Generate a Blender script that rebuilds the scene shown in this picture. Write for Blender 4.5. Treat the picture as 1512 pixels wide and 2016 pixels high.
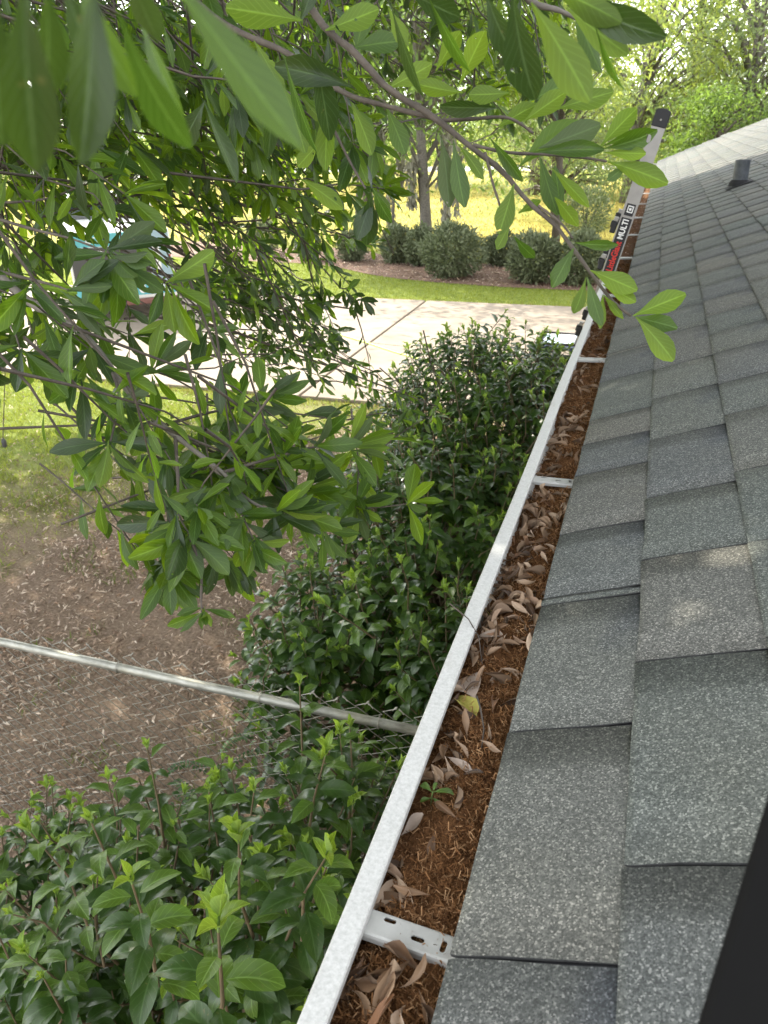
import bpy, bmesh, math, random
import numpy as np
from mathutils import Vector, Matrix, Quaternion
from mathutils.geometry import tessellate_polygon
from mathutils import noise as mnoise

for o in list(bpy.data.objects): bpy.data.objects.remove(o)
S = bpy.context.scene
COL = S.collection
R = math.radians
rng = np.random.default_rng(7)
random.seed(7)

# ------------------------------------------------------------------ camera
ZC = 3.165                                   # eye height above the ground
FPX, CX, CY = 1511.86, 756.0, 1008.0
AX = np.array([[0.94936518, 0.12141458, -0.28976586],
               [0.31335438, -0.43253632, 0.84541195],
               [-0.02268892, -0.89340407, -0.44868071]])   # world axes seen in camera space (x right, y down, z ahead)
cam_d = bpy.data.cameras.new('camera'); cam = bpy.data.objects.new('camera', cam_d); COL.objects.link(cam)
right, down, fwd = AX[:, 0], AX[:, 1], AX[:, 2]
cam.matrix_world = Matrix(((right[0], -down[0], -fwd[0], 0), (right[1], -down[1], -fwd[1], 0), (right[2], -down[2], -fwd[2], ZC), (0, 0, 0, 1)))
cam_d.sensor_fit = 'VERTICAL'; cam_d.sensor_height = 36; cam_d.sensor_width = 27; cam_d.lens = FPX / 2016 * 36
cam_d.clip_start = 0.02; cam_d.clip_end = 800
cam_d.dof.use_dof = True; cam_d.dof.focus_distance = 1.25; cam_d.dof.aperture_fstop = 13.0
S.camera = cam

# ------------------------------------------------------------------ light
SUN_EL, SUN_AZ = R(43), math.atan2(-0.80, 0.60)
sund = Vector((math.sin(SUN_AZ) * math.cos(SUN_EL), math.cos(SUN_AZ) * math.cos(SUN_EL), math.sin(SUN_EL)))
W = bpy.data.worlds.new('World'); S.world = W; W.use_nodes = True
wn = W.node_tree.nodes; wn.clear()
sky = wn.new('ShaderNodeTexSky'); sky.sky_type = 'NISHITA'; sky.sun_disc = False
sky.sun_elevation = SUN_EL; sky.sun_rotation = SUN_AZ; sky.dust_density = 1.5; sky.air_density = 1.0; sky.ozone_density = 0.6
bg = wn.new('ShaderNodeBackground'); bg.inputs[1].default_value = 0.15
wo = wn.new('ShaderNodeOutputWorld')
hs = wn.new('ShaderNodeHueSaturation'); hs.inputs['Saturation'].default_value = .14   # bright milky haze, the same all round
W.node_tree.links.new(sky.outputs[0], hs.inputs['Color']); W.node_tree.links.new(hs.outputs[0], bg.inputs[0]); W.node_tree.links.new(bg.outputs[0], wo.inputs[0])
sl = bpy.data.lights.new('sun', 'SUN'); sl.energy = 2.0; sl.angle = R(0.53); sl.color = (1.0, 0.92, 0.78)
so = bpy.data.objects.new('sun', sl); COL.objects.link(so); so.location = (-20, 15, 30)
so.rotation_mode = 'QUATERNION'; so.rotation_quaternion = sund.to_track_quat('Z', 'Y')
S.view_settings.view_transform = 'Standard'; S.view_settings.look = 'None'
S.view_settings.gamma = 1.0; S.view_settings.use_curve_mapping = False
S.view_settings.exposure = 2.75
S.render.engine = 'CYCLES'
S.cycles.max_bounces = 8; S.cycles.transmission_bounces = 6; S.cycles.diffuse_bounces = 4; S.cycles.glossy_bounces = 3
S.cycles.use_denoising = True

# ------------------------------------------------------------------ helpers
CAMP = np.array([0, 0, ZC])
def ray(x, y):
    return AX @ np.array([(x - CX) / FPX, (y - CY) / FPX, 1.0])
def P(x, y, d):
    """the place a distance d (metres along the view) from the eye, in the direction of photo pixel x, y"""
    v = ray(x, y); return CAMP + v / np.linalg.norm(v) * d
def ground(x, y, z=0.0):
    v = ray(x, y); return CAMP + v * ((z - ZC) / v[2])
def at_Y(x, y, Y):
    v = ray(x, y); return CAMP + v * (Y / v[1])
def project(p):
    c = (np.asarray(p) - CAMP) @ AX
    z = np.where(c[..., 2] > 1e-3, c[..., 2], 1e-3)
    return CX + FPX * c[..., 0] / z, CY + FPX * c[..., 1] / z, c[..., 2]

def tag(o, label=None, cat=None, group=None, kind=None):
    if label: o['label'] = label
    if cat: o['category'] = cat
    if group: o['group'] = group
    if kind: o['kind'] = kind
    return o
def empty(name, loc, label=None, cat=None, group=None, kind=None):
    o = bpy.data.objects.new(name, None); COL.objects.link(o); o.location = loc; o.empty_display_size = .1
    return tag(o, label, cat, group, kind)
def base_of(parent):
    v = np.zeros(3)
    while parent is not None:
        v = v + np.array(parent.location); parent = parent.parent
    return v
def link(name, me, parent=None, loc=None):
    o = bpy.data.objects.new(name, me); COL.objects.link(o)
    if parent is not None: o.parent = parent
    if loc is not None: o.location = loc
    return o
def mesh_np(name, V, F, mats, uv=None, mi=None, smooth=True):
    """V (n,3); F int array (m,k) or list of lists; uv per loop"""
    me = bpy.data.meshes.new(name)
    V = np.asarray(V, dtype=np.float32)
    if isinstance(F, np.ndarray):
        m, k = F.shape
        me.vertices.add(len(V)); me.vertices.foreach_set('co', V.ravel())
        me.loops.add(m * k); me.loops.foreach_set('vertex_index', F.ravel().astype(np.int32))
        me.polygons.add(m); me.polygons.foreach_set('loop_start', np.arange(0, m * k, k, dtype=np.int32))
        me.polygons.foreach_set('loop_total', np.full(m, k, dtype=np.int32))
    else:
        me.from_pydata([tuple(v) for v in V], [], F)
    for mt in (mats if isinstance(mats, (list, tuple)) else [mats]): me.materials.append(mt)
    if mi is not None: me.polygons.foreach_set('material_index', np.asarray(mi, dtype=np.int32))
    if smooth: me.polygons.foreach_set('use_smooth', np.ones(len(me.polygons), dtype=bool))
    if uv is not None:
        l = me.uv_layers.new(name='UVMap'); l.data.foreach_set('uv', np.asarray(uv, dtype=np.float32).ravel())
    me.update(calc_edges=True)
    return me
class MB:
    """collects simple shapes (world coordinates) into ONE mesh"""
    def __init__(s): s.v = []; s.f = []; s.n = 0
    def add(s, v, f):
        s.v.extend([tuple(map(float, q)) for q in v]); s.f.extend([[i + s.n for i in q] for q in f]); s.n += len(v)
    def box(s, c, d, M=None):
        h = np.array(d) / 2; q = []
        for x, y, z in ((-1,-1,-1),(1,-1,-1),(1,1,-1),(-1,1,-1),(-1,-1,1),(1,-1,1),(1,1,1),(-1,1,1)):
            p = np.array([x, y, z]) * h
            if M is not None: p = M @ p
            q.append(p + np.array(c))
        s.add(q, [[0,3,2,1],[4,5,6,7],[0,1,5,4],[1,2,6,5],[2,3,7,6],[3,0,4,7]])
    def tube(s, pts, rad, k=6, cap=True):
        pts = [np.array(p, float) for p in pts]; n = len(pts)
        rad = rad if hasattr(rad, '__len__') else [rad] * n
        ref = None; base = []
        for i, p in enumerate(pts):
            t = pts[min(i + 1, n - 1)] - pts[max(i - 1, 0)]; t = t / (np.linalg.norm(t) + 1e-9)
            if ref is None:
                ref = np.cross(t, [0.31, 0.2, 0.93]); 
                if np.linalg.norm(ref) < .05: ref = np.cross(t, [1, 0, 0])
            a = ref - t * (ref @ t); a /= np.linalg.norm(a) + 1e-9; b = np.cross(t, a); ref = a
            base += [p + rad[i] * (math.cos(2 * math.pi * j / k) * a + math.sin(2 * math.pi * j / k) * b) for j in range(k)]
        f = []
        for i in range(n - 1):
            for j in range(k):
                f.append([i*k+j, i*k+(j+1) % k, (i+1)*k+(j+1) % k, (i+1)*k+j])
        if cap: f += [list(range(k))[::-1], list(range((n-1)*k, n*k))]
        s.add(base, f)
    def prism(s, prof, y0, y1, close=True):
        """profile of (x,z) pulled along Y"""
        n = len(prof); v = [(x, y0, z) for x, z in prof] + [(x, y1, z) for x, z in prof]
        f = [[i, (i+1) % n, n+(i+1) % n, n+i] for i in range(n if close else n-1)]
        if close: f += [list(range(n))[::-1], list(range(n, 2*n))]
        s.add(v, f)
    def lathe(s, c, prof, k=16, M=None):
        v = []; f = []
        for r_, z in prof:
            for j in range(k):
                p = np.array([r_*math.cos(2*math.pi*j/k), r_*math.sin(2*math.pi*j/k), z])
                if M is not None: p = M @ p
                v.append(p + np.array(c))
        for i in range(len(prof)-1):
            for j in range(k): f.append([i*k+j, i*k+(j+1) % k, (i+1)*k+(j+1) % k, (i+1)*k+j])
        f += [list(range(k))[::-1], list(range((len(prof)-1)*k, len(prof)*k))]
        s.add(v, f)
    def build(s, name, mat, parent=None, bevel=0, smooth=False, kind=None):
        b = base_of(parent)
        me = mesh_np(name, np.array(s.v) - b, s.f, mat, smooth=smooth)
        bm = bmesh.new(); bm.from_mesh(me); bmesh.ops.recalc_face_normals(bm, faces=bm.faces); bm.to_mesh(me); bm.free()
        o = link(name, me, parent)
        if bevel:
            m = o.modifiers.new('bevel', 'BEVEL'); m.width = bevel; m.segments = 2; m.limit_method = 'ANGLE'; m.angle_limit = R(40)
        if kind: o['kind'] = kind
        return o

# ------------------------------------------------------------------ materials
class NT:
    def __init__(s, name):
        s.m = bpy.data.materials.new(name); s.m.use_nodes = True; s.t = s.m.node_tree; s.t.nodes.clear()
        s.out = s.n('ShaderNodeOutputMaterial')
    def n(s, ty, **kw):
        q = s.t.nodes.new(ty)
        for k, v in kw.items(): setattr(q, k, v)
        return q
    def l(s, a, b): s.t.links.new(a, b)
    def val(s, sock, v):
        if isinstance(v, bpy.types.NodeSocket): s.l(v, sock)
        else: sock.default_value = (*v, 1) if isinstance(v, tuple) and len(v) == 3 and sock.type == 'RGBA' else v
    def math(s, op, a, b=0.0, c=None, clamp=False):
        q = s.n('ShaderNodeMath', operation=op, use_clamp=clamp); s.val(q.inputs[0], a); s.val(q.inputs[1], b)
        if c is not None: s.val(q.inputs[2], c)
        return q.outputs[0]
    def mix(s, f, a, b, mode='MIX'):
        q = s.n('ShaderNodeMix', data_type='RGBA', blend_type=mode); s.val(q.inputs[0], f); s.val(q.inputs[6], a); s.val(q.inputs[7], b); return q.outputs[2]
    def noise(s, scale, detail=3, rough=.55, vec=None, out=0, dist=0):
        q = s.n('ShaderNodeTexNoise'); q.inputs['Scale'].default_value = scale; q.inputs['Detail'].default_value = detail
        q.inputs['Roughness'].default_value = rough; q.inputs['Distortion'].default_value = dist
        if vec is not None: s.l(vec, q.inputs['Vector'])
        return q.outputs[out]
    def ramp(s, f, stops):
        q = s.n('ShaderNodeValToRGB'); e = q.color_ramp.elements
        while len(e) < len(stops): e.new(.5)
        for i, (p, c) in enumerate(stops): e[i].position = p; e[i].color = (*c, 1) if isinstance(c, tuple) else (c, c, c, 1)
        s.l(f, q.inputs[0]); return q.outputs[0]
    def pos(s): return s.n('ShaderNodeNewGeometry').outputs['Position']
    def scaled(s, vec, sc):
        q = s.n('ShaderNodeVectorMath', operation='MULTIPLY'); s.l(vec, q.inputs[0]); q.inputs[1].default_value = sc; return q.outputs[0]
    def rand(s):
        """one number per leaf, tile ..., joined or single"""
        a = s.n('ShaderNodeNewGeometry').outputs['Random Per Island']; b = s.n('ShaderNodeObjectInfo').outputs['Random']
        return s.math('FRACT', s.math('ADD', a, b))
    def bsdf(s, col, rough=.6, spec=.4, metal=0., bump=None, bstr=.3, bdist=.01, coat=0):
        q = s.n('ShaderNodeBsdfPrincipled'); s.val(q.inputs['Base Color'], col); s.val(q.inputs['Roughness'], rough)
        q.inputs['Specular IOR Level'].default_value = spec; q.inputs['Metallic'].default_value = metal
        if coat: q.inputs['Coat Weight'].default_value = coat
        if bump is not None:
            u = s.n('ShaderNodeBump'); u.inputs['Strength'].default_value = bstr; u.inputs['Distance'].default_value = bdist
            s.l(bump, u.inputs['Height']); s.l(u.outputs[0], q.inputs['Normal'])
        return q.outputs[0]
    def done(s, sh): s.l(sh, s.out.inputs[0]); return s.m

def m_plain(name, col, rough=.6, metal=0., spec=.4, var=.15, scale=8, bump=.0, bscale=60):
    t = NT(name); p = t.pos(); n = t.noise(scale, 5, .6, p)
    dark = tuple(c * (1 - var) for c in col); lite = tuple(min(1, c * (1 + var)) for c in col)
    c = t.ramp(n, [(.3, dark), (.7, lite)])
    return t.done(t.bsdf(c, rough, spec, metal, t.noise(bscale, 3, .6, p) if bump else None, bump, .004))

def m_leaf(name, front, front2, back, trans, trans2, rough=.30, tw=.5, vein=.55, spec=.42, vs=9.0, spots=True, holes=False):
    """glossy upper side, dull pale underside, light coming through"""
    t = NT(name); r = t.rand(); g = t.n('ShaderNodeNewGeometry')
    uv = t.n('ShaderNodeUVMap').outputs[0]; sx = t.n('ShaderNodeSeparateXYZ'); t.l(uv, sx.inputs[0]); u, v = sx.outputs[0], sx.outputs[1]
    au = t.math('ABSOLUTE', t.math('SUBTRACT', u, .5))
    mid = t.math('SUBTRACT', 1.0, t.math('DIVIDE', au, .055), clamp=True)
    sv = t.math('PINGPONG', t.math('SUBTRACT', t.math('MULTIPLY', v, vs), t.math('MULTIPLY', au, vs * .55)), .5)
    side = t.math('MULTIPLY', t.math('SUBTRACT', 1.0, t.math('DIVIDE', sv, .09), clamp=True), .5)
    vn = t.math('MULTIPLY', t.math('MAXIMUM', mid, side), vein, clamp=True)
    base = t.mix(r, front, front2)
    mott = t.noise(55, 3, .6, t.pos())
    base = t.mix(t.math('MULTIPLY', mott, .6), base, tuple(c * .5 for c in front))
    tr = t.mix(r, trans, trans2)
    pale = tuple(min(1, c * 3.0 + .05) for c in front)
    base = t.mix(vn, base, pale)
    tr = t.mix(t.math('MULTIPLY', vn, .8), tr, tuple(min(1, c * 1.7 + .06) for c in trans))
    if spots:
        sp = t.math('GREATER_THAN', t.noise(140, 2, .5, t.pos()), .70)
        base = t.mix(t.math('MULTIPLY', sp, .5), base, (.16, .13, .05))
    c = t.mix(g.outputs['Backfacing'], base, t.mix(vn, back, pale))
    bmp = t.math('ADD', t.math('MULTIPLY', vn, -1.0), t.math('MULTIPLY', mott, .5))
    rg = t.mix(g.outputs['Backfacing'], (rough,) * 3, (.62,) * 3)
    b = t.bsdf(c, .4, spec, 0, bmp, .35, .002)
    pr = b.node; t.l(rg, pr.inputs['Roughness'])
    d = t.n('ShaderNodeBsdfTranslucent'); t.l(tr, d.inputs[0])
    m = t.n('ShaderNodeMixShader'); m.inputs[0].default_value = tw; t.l(b, m.inputs[1]); t.l(d.outputs[0], m.inputs[2])
    if holes:
        hn = t.noise(75, 1, .5, t.pos()); hole = t.math('MULTIPLY', t.math('GREATER_THAN', hn, .735), t.math('GREATER_THAN', t.math('FRACT', t.math('MULTIPLY', r, 5.1)), .45))
        tp = t.n('ShaderNodeBsdfTransparent'); h = t.n('ShaderNodeMixShader'); t.l(hole, h.inputs[0]); t.l(m.outputs[0], h.inputs[1]); t.l(tp.outputs[0], h.inputs[2]); m = h
    return t.done(m.outputs[0])

M = {}
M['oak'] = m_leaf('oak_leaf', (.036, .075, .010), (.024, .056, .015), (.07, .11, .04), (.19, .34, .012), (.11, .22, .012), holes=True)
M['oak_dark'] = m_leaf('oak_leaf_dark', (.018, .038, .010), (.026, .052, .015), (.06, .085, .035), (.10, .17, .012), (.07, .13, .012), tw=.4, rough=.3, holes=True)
M['oak_lit'] = m_leaf('oak_leaf_lit', (.070, .135, .010), (.052, .105, .010), (.10, .15, .03), (.30, .45, .010), (.19, .34, .012), tw=.55, holes=True)  # brighter copy of the oak leaf: sunlit and backlit look put into the colour
M['vib'] = m_leaf('viburnum_leaf', (.030, .066, .014), (.042, .082, .016), (.06, .09, .03), (.08, .20, .02), (.06, .16, .02), tw=.26, rough=.30, vein=.3, vs=6)
M['vib_mid'] = m_leaf('viburnum_leaf_mid', (.062, .118, .016), (.082, .14, .02), (.085, .125, .035), (.20, .38, .04), (.15, .32, .04), tw=.38, rough=.36, vs=6)
M['vib_new'] = m_leaf('viburnum_leaf_new', (.15, .25, .022), (.11, .20, .025), (.20, .30, .08), (.40, .55, .06), (.34, .50, .05), tw=.45, rough=.33, vs=6, spots=False)
M['bark'] = m_plain('bark', (.075, .062, .05), .85, var=.4, scale=40, bump=.5, bscale=90)
M['bark_grey'] = m_plain('bark_grey', (.125, .112, .095), .85, var=.4, scale=25, bump=.5, bscale=60)
M['stem'] = m_plain('stem', (.12, .09, .05), .7, var=.3, scale=30)
M['stem_green'] = m_plain('stem_green', (.12, .19, .05), .6, var=.3, scale=30)

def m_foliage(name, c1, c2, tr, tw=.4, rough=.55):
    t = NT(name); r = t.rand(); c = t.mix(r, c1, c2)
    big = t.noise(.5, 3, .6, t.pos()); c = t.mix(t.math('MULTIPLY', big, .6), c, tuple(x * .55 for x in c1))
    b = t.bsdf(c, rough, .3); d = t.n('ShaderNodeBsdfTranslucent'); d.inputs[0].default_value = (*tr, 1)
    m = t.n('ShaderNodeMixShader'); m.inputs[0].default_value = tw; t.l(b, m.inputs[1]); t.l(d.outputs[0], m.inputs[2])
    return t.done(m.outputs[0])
M['far_bright'] = m_foliage('far_foliage_bright', (.19, .26, .05), (.26, .32, .075), (.42, .50, .10))  # distant haze put into the colour as a paler green
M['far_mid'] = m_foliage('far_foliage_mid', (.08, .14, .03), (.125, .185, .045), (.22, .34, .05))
M['far_grey'] = m_foliage('far_foliage_grey', (.16, .22, .09), (.22, .27, .12), (.30, .38, .13))  # greyed and lightened too, haze carried by the leaf colour
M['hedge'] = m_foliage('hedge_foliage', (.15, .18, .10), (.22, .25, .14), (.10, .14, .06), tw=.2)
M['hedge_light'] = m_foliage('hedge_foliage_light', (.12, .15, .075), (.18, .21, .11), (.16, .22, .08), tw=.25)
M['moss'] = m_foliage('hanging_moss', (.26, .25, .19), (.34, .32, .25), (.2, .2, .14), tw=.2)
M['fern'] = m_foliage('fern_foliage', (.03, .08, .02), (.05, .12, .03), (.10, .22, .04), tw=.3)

def m_shingle():
    t = NT('asphalt_shingle'); p = t.pos(); r = t.rand()
    uv = t.n('ShaderNodeUVMap').outputs[0]; sx = t.n('ShaderNodeSeparateXYZ'); t.l(uv, sx.inputs[0]); u, v = sx.outputs[0], sx.outputs[1]
    vo = t.n('ShaderNodeTexVoronoi'); vo.inputs['Scale'].default_value = 620; t.l(p, vo.inputs['Vector'])
    vcol = t.n('ShaderNodeSeparateColor'); t.l(vo.outputs['Color'], vcol.inputs[0])
    gr = t.ramp(vcol.outputs[0], [(0.0, (.024, .026, .025)), (.35, (.054, .058, .0545)), (.62, (.084, .089, .083)), (.86, (.130, .135, .125)), (.97, (.26, .26, .24))])
    n2 = t.noise(1600, 2, .5, p)
    gr = t.mix(.25, gr, t.ramp(n2, [(.35, (.045, .047, .046)), (.65, (.19, .195, .18))]))
    tone = t.ramp(r, [(0, (.88, .96, .95)), (.3, (1.02, 1.03, 1.0)), (.55, (1.1, 1.06, 1.02)), (.8, (.93, .95, 1.0)), (1, (1.05, 1.08, 1.04))])
    c = t.mix(1.0, gr, tone, 'MULTIPLY')
    wob = t.noise(14, 3, .6, p)
    # the printed dark-blue blend of granules towards the upper far corner of a tab
    uu = t.math('ADD', u, t.math('MULTIPLY', t.math('SUBTRACT', wob, .5), .55)); vv = t.math('ADD', v, t.math('MULTIPLY', t.math('SUBTRACT', wob, .5), .5))
    ms = t.math('MULTIPLY', t.math('SMOOTH_MIN', t.math('MULTIPLY', t.math('SUBTRACT', uu, .60), 2.6, clamp=True), t.math('MULTIPLY', t.math('SUBTRACT', vv, .52), 2.4, clamp=True), .1), .8, clamp=True)
    ms = t.math('MULTIPLY', ms, t.math('GREATER_THAN', t.math('FRACT', t.math('MULTIPLY', r, 7.3)), .25))
    c = t.mix(ms, c, t.mix(1.0, c, (.42, .46, .62), 'MULTIPLY'))
    st = t.noise(3.0, 4, .6, p); c = t.mix(t.math('MULTIPLY', t.math('SUBTRACT', st, .45), 1.4, clamp=True), c, t.mix(1.0, c, (1.22, 1.12, .98), 'MULTIPLY'))
    return t.done(t.bsdf(c, .9, .25, 0, vcol.outputs[1], .5, .0012))
M['shingle'] = m_shingle()
M['shingle_edge'] = m_plain('shingle_edge', (.035, .036, .036), .95, var=.3, scale=200)
M['felt'] = m_plain('roof_felt', (.018, .018, .02), .95)
def m_gutter():
    t = NT('gutter_paint'); p = t.pos()
    n = t.noise(260, 4, .7, p); n2 = t.noise(14, 5, .7, t.scaled(p, (2, .5, 3)))
    c = t.ramp(n, [(.25, (.34, .34, .32)), (.5, (.45, .45, .43)), (.75, (.54, .54, .52))])
    c = t.mix(t.math('MULTIPLY', t.math('SUBTRACT', n2, .56), 2.6, clamp=True), c, (.33, .31, .27))
    return t.done(t.bsdf(c, .5, .4, 0, n, .15, .002))
M['gutter'] = m_gutter()
def m_gutter_in():
    t = NT('gutter_inside'); p = t.pos(); n = t.noise(40, 5, .7, t.scaled(p, (1, 2.5, .5)))
    c = t.ramp(n, [(.35, (.50, .49, .46)), (.55, (.6, .6, .57)), (.72, (.30, .28, .24))])
    return t.done(t.bsdf(c, .6, .3))
M['gutter_in'] = m_gutter_in()
M['strap'] = m_plain('hanger_metal', (.40, .40, .38), .5, .25, var=.15, scale=30)
M['white'] = m_plain('white_trim', (.70, .69, .66), .6, var=.08)
M['wall'] = m_plain('house_wall', (.55, .50, .42), .85, var=.1, bump=.3)
def m_duff():
    t = NT('gutter_duff'); p = t.pos(); n = t.noise(160, 5, .7, p); n2 = t.noise(18, 3, .6, p)
    c = t.ramp(n, [(.3, (.036, .016, .007)), (.5, (.16, .075, .031)), (.72, (.28, .14, .06))])
    c = t.mix(t.math('MULTIPLY', n2, .5), c, (.07, .035, .018))
    return t.done(t.bsdf(c, .95, .1, 0, n, 1.0, .006))
M['duff'] = m_duff()
def m_fluff():
    t = NT('oak_catkin_fluff'); r = t.rand()
    c = t.ramp(r, [(0, (.06, .028, .012)), (.4, (.20, .095, .038)), (.75, (.33, .17, .075)), (1, (.48, .30, .16))])
    b = t.bsdf(c, .9, .1); d = t.n('ShaderNodeBsdfTranslucent'); t.l(c, d.inputs[0])
    m = t.n('ShaderNodeMixShader'); m.inputs[0].default_value = .25; t.l(b, m.inputs[1]); t.l(d.outputs[0], m.inputs[2])
    return t.done(m.outputs[0])
M['fluff'] = m_fluff()
def m_dead(name, stops, vein=.3):
    t = NT(name); r = t.rand(); p = t.pos()
    uv = t.n('ShaderNodeUVMap').outputs[0]; sx = t.n('ShaderNodeSeparateXYZ'); t.l(uv, sx.inputs[0])
    mid = t.math('SUBTRACT', 1.0, t.math('DIVIDE', t.math('ABSOLUTE', t.math('SUBTRACT', sx.outputs[0], .5)), .03), clamp=True)
    c = t.ramp(r, stops); n = t.noise(70, 4, .65, p); c = t.mix(t.math('MULTIPLY', n, .55), c, (.05, .028, .018))
    c = t.mix(t.math('MULTIPLY', mid, vein), c, (.4, .3, .2))
    g = t.n('ShaderNodeNewGeometry'); c = t.mix(t.math('MULTIPLY', g.outputs['Backfacing'], .3), c, (.42, .31, .215))
    b = t.bsdf(c, .55, .35, 0, n, .3, .002); d = t.n('ShaderNodeBsdfTranslucent'); t.l(c, d.inputs[0])
    m = t.n('ShaderNodeMixShader'); m.inputs[0].default_value = .15; t.l(b, m.inputs[1]); t.l(d.outputs[0], m.inputs[2])
    return t.done(m.outputs[0])
M['dead'] = m_dead('dead_leaf', [(0, (.05, .03, .018)), (.25, (.15, .085, .045)), (.5, (.28, .175, .10)), (.72, (.42, .29, .185)), (.88, (.60, .46, .34)), (1, (.24, .11, .045))])
M['litter'] = m_dead('leaf_litter', [(0, (.12, .075, .05)), (.3, (.36, .245, .165)), (.6, (.58, .44, .32)), (.85, (.82, .70, .56)), (1, (.42, .23, .12))], .15)
M['dead_yellow'] = m_dead('yellowing_leaf', [(0, (.42, .40, .08)), (1, (.5, .42, .10))])
M['dead_pale'] = m_dead('pale_dead_leaf', [(0, (.46, .37, .30)), (1, (.50, .40, .33))])
M['black'] = m_plain('black_plastic', (.012, .012, .014), .5, var=.2)
M['navy'] = m_plain('dark_blue_plastic', (.012, .02, .055), .45, var=.15)
M['alu'] = m_plain('aluminium', (.29, .28, .265), .45, .5, var=.1, scale=20)
M['red'] = m_plain('red_print', (.55, .03, .02), .5, var=.05)
M['whiteprint'] = m_plain('white_print', (.78, .78, .76), .5, var=.04)
M['greyprint'] = m_plain('grey_print', (.07, .07, .07), .5, var=.1)
M['bumper'] = m_plain('dull_red_bumper', (.20, .09, .075), .5)
M['teal'] = m_plain('teal_print', (.12, .42, .47), .4, var=.08)
M['blueprint'] = m_plain('blue_print', (.30, .42, .48), .4, var=.08)
M['paint'] = m_plain('white_vehicle_paint', (.74, .74, .73), .25, var=.04)
M['glass'] = m_plain('dark_glass', (.02, .03, .035), .08, spec=.6, var=.1)
M['rubber'] = m_plain('tyre_rubber', (.02, .02, .02), .85, var=.2)
M['paleblue'] = m_plain('pale_blue_lid', (.45, .56, .72), .4, var=.15, scale=14)
M['lime'] = m_plain('lime_hose', (.50, .62, .08), .45, var=.1)
M['pipe'] = m_plain('vent_pipe_dark', (.055, .062, .07), .55, var=.45, scale=22)
def m_galv():
    t = NT('galvanised_steel'); p = t.pos(); n = t.noise(35, 5, .7, t.scaled(p, (.3, 1, 1))); n2 = t.noise(7, 4, .6, p)
    c = t.ramp(n, [(.3, (.20, .20, .17)), (.55, (.36, .36, .32)), (.75, (.46, .45, .41))])
    c = t.mix(t.math('MULTIPLY', t.math('SUBTRACT', n2, .5), 2, clamp=True), c, (.30, .27, .16))
    return t.done(t.bsdf(c, .5, .4, .6))
M['galv'] = m_galv()
M['wire'] = m_plain('fence_wire', (.30, .29, .25), .5, .4, var=.25, scale=30)

def m_ground():
    t = NT('ground_soil'); p = t.pos(); sx = t.n('ShaderNodeSeparateXYZ'); t.l(p, sx.inputs[0]); X, Y = sx.outputs[0], sx.outputs[1]
    n = t.noise(.9, 6, .65, p); fine = t.noise(45, 5, .7, p); mid = t.noise(6, 5, .65, p)
    soil = t.ramp(fine, [(.3, (.075, .053, .036)), (.5, (.185, .135, .095)), (.7, (.32, .245, .177))])
    grass = t.ramp(mid, [(.3, (.085, .115, .022)), (.5, (.14, .18, .032)), (.7, (.19, .21, .055))])
    field = t.ramp(mid, [(.3, (.29, .255, .05)), (.5, (.38, .32, .07)), (.72, (.45, .36, .11))])
    # green to the left and towards the driveway, bare leaf-strewn soil under the tree
    g1 = t.math('ADD', t.math('MULTIPLY', t.math('SUBTRACT', t.math('MULTIPLY', X, -1.0), 3.7), .55), t.math('MULTIPLY', t.math('SUBTRACT', Y, 5.7), .42))
    g1 = t.math('ADD', g1, t.math('MULTIPLY', t.math('SUBTRACT', n, .5), 3.2))
    g1 = t.math('MAXIMUM', t.math('MULTIPLY', g1, .6, clamp=True), t.math('MULTIPLY', t.math('SUBTRACT', Y, 14.9), 8, clamp=True))
    c = t.mix(g1, soil, grass)
    f2 = t.math('MULTIPLY', t.math('ADD', t.math('SUBTRACT', Y, 21.0), t.math('MULTIPLY', t.math('SUBTRACT', n, .5), 6)), .4, clamp=True)
    g3 = t.math('MULTIPLY', t.math('SUBTRACT', t.noise(.12, 4, .6, p), .44), 5, clamp=True)
    c = t.mix(f2, c, t.mix(g3, field, grass))
    return t.done(t.bsdf(c, .95, .15, 0, fine, .8, .02))
M['ground'] = m_ground()
def m_concrete():
    t = NT('concrete'); p = t.pos(); n = t.noise(1.2, 6, .65, p); f = t.noise(60, 4, .7, p); r = t.rand()
    c = t.ramp(n, [(.3, (.165, .135, .105)), (.5, (.222, .185, .147)), (.7, (.255, .215, .172))])
    st = t.noise(2.2, 5, .7, t.scaled(p, (.5, 2.0, 1)))
    c = t.mix(t.math('MULTIPLY', t.math('SUBTRACT', st, .55), 2.4, clamp=True), c, (.14, .108, .083))
    c = t.mix(t.math('MULTIPLY', f, .2), c, (.30, .27, .22))
    return t.done(t.bsdf(c, .85, .25, 0, f, .3, .003))
M['concrete'] = m_concrete()
M['mulch'] = m_plain('mulch_soil', (.14, .085, .06), .95, var=.5, scale=22, bump=.8, bscale=40)
M['brick'] = m_plain('edging_block', (.22, .12, .085), .9, var=.3, scale=20, bump=.4)
M['road'] = m_plain('far_road', (.42, .41, .39), .9, var=.1, scale=1)
M['grass'] = m_foliage('grass_blade', (.19, .24, .03), (.29, .32, .055), (.34, .40, .05), tw=.3)
M['drygrass'] = m_foliage('dry_grass_blade', (.35, .29, .07), (.45, .36, .12), (.22, .2, .06), tw=.2)
M['dirtgrass'] = m_foliage('weed_blade', (.11, .16, .025), (.17, .20, .045), (.14, .22, .03), tw=.3)

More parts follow.
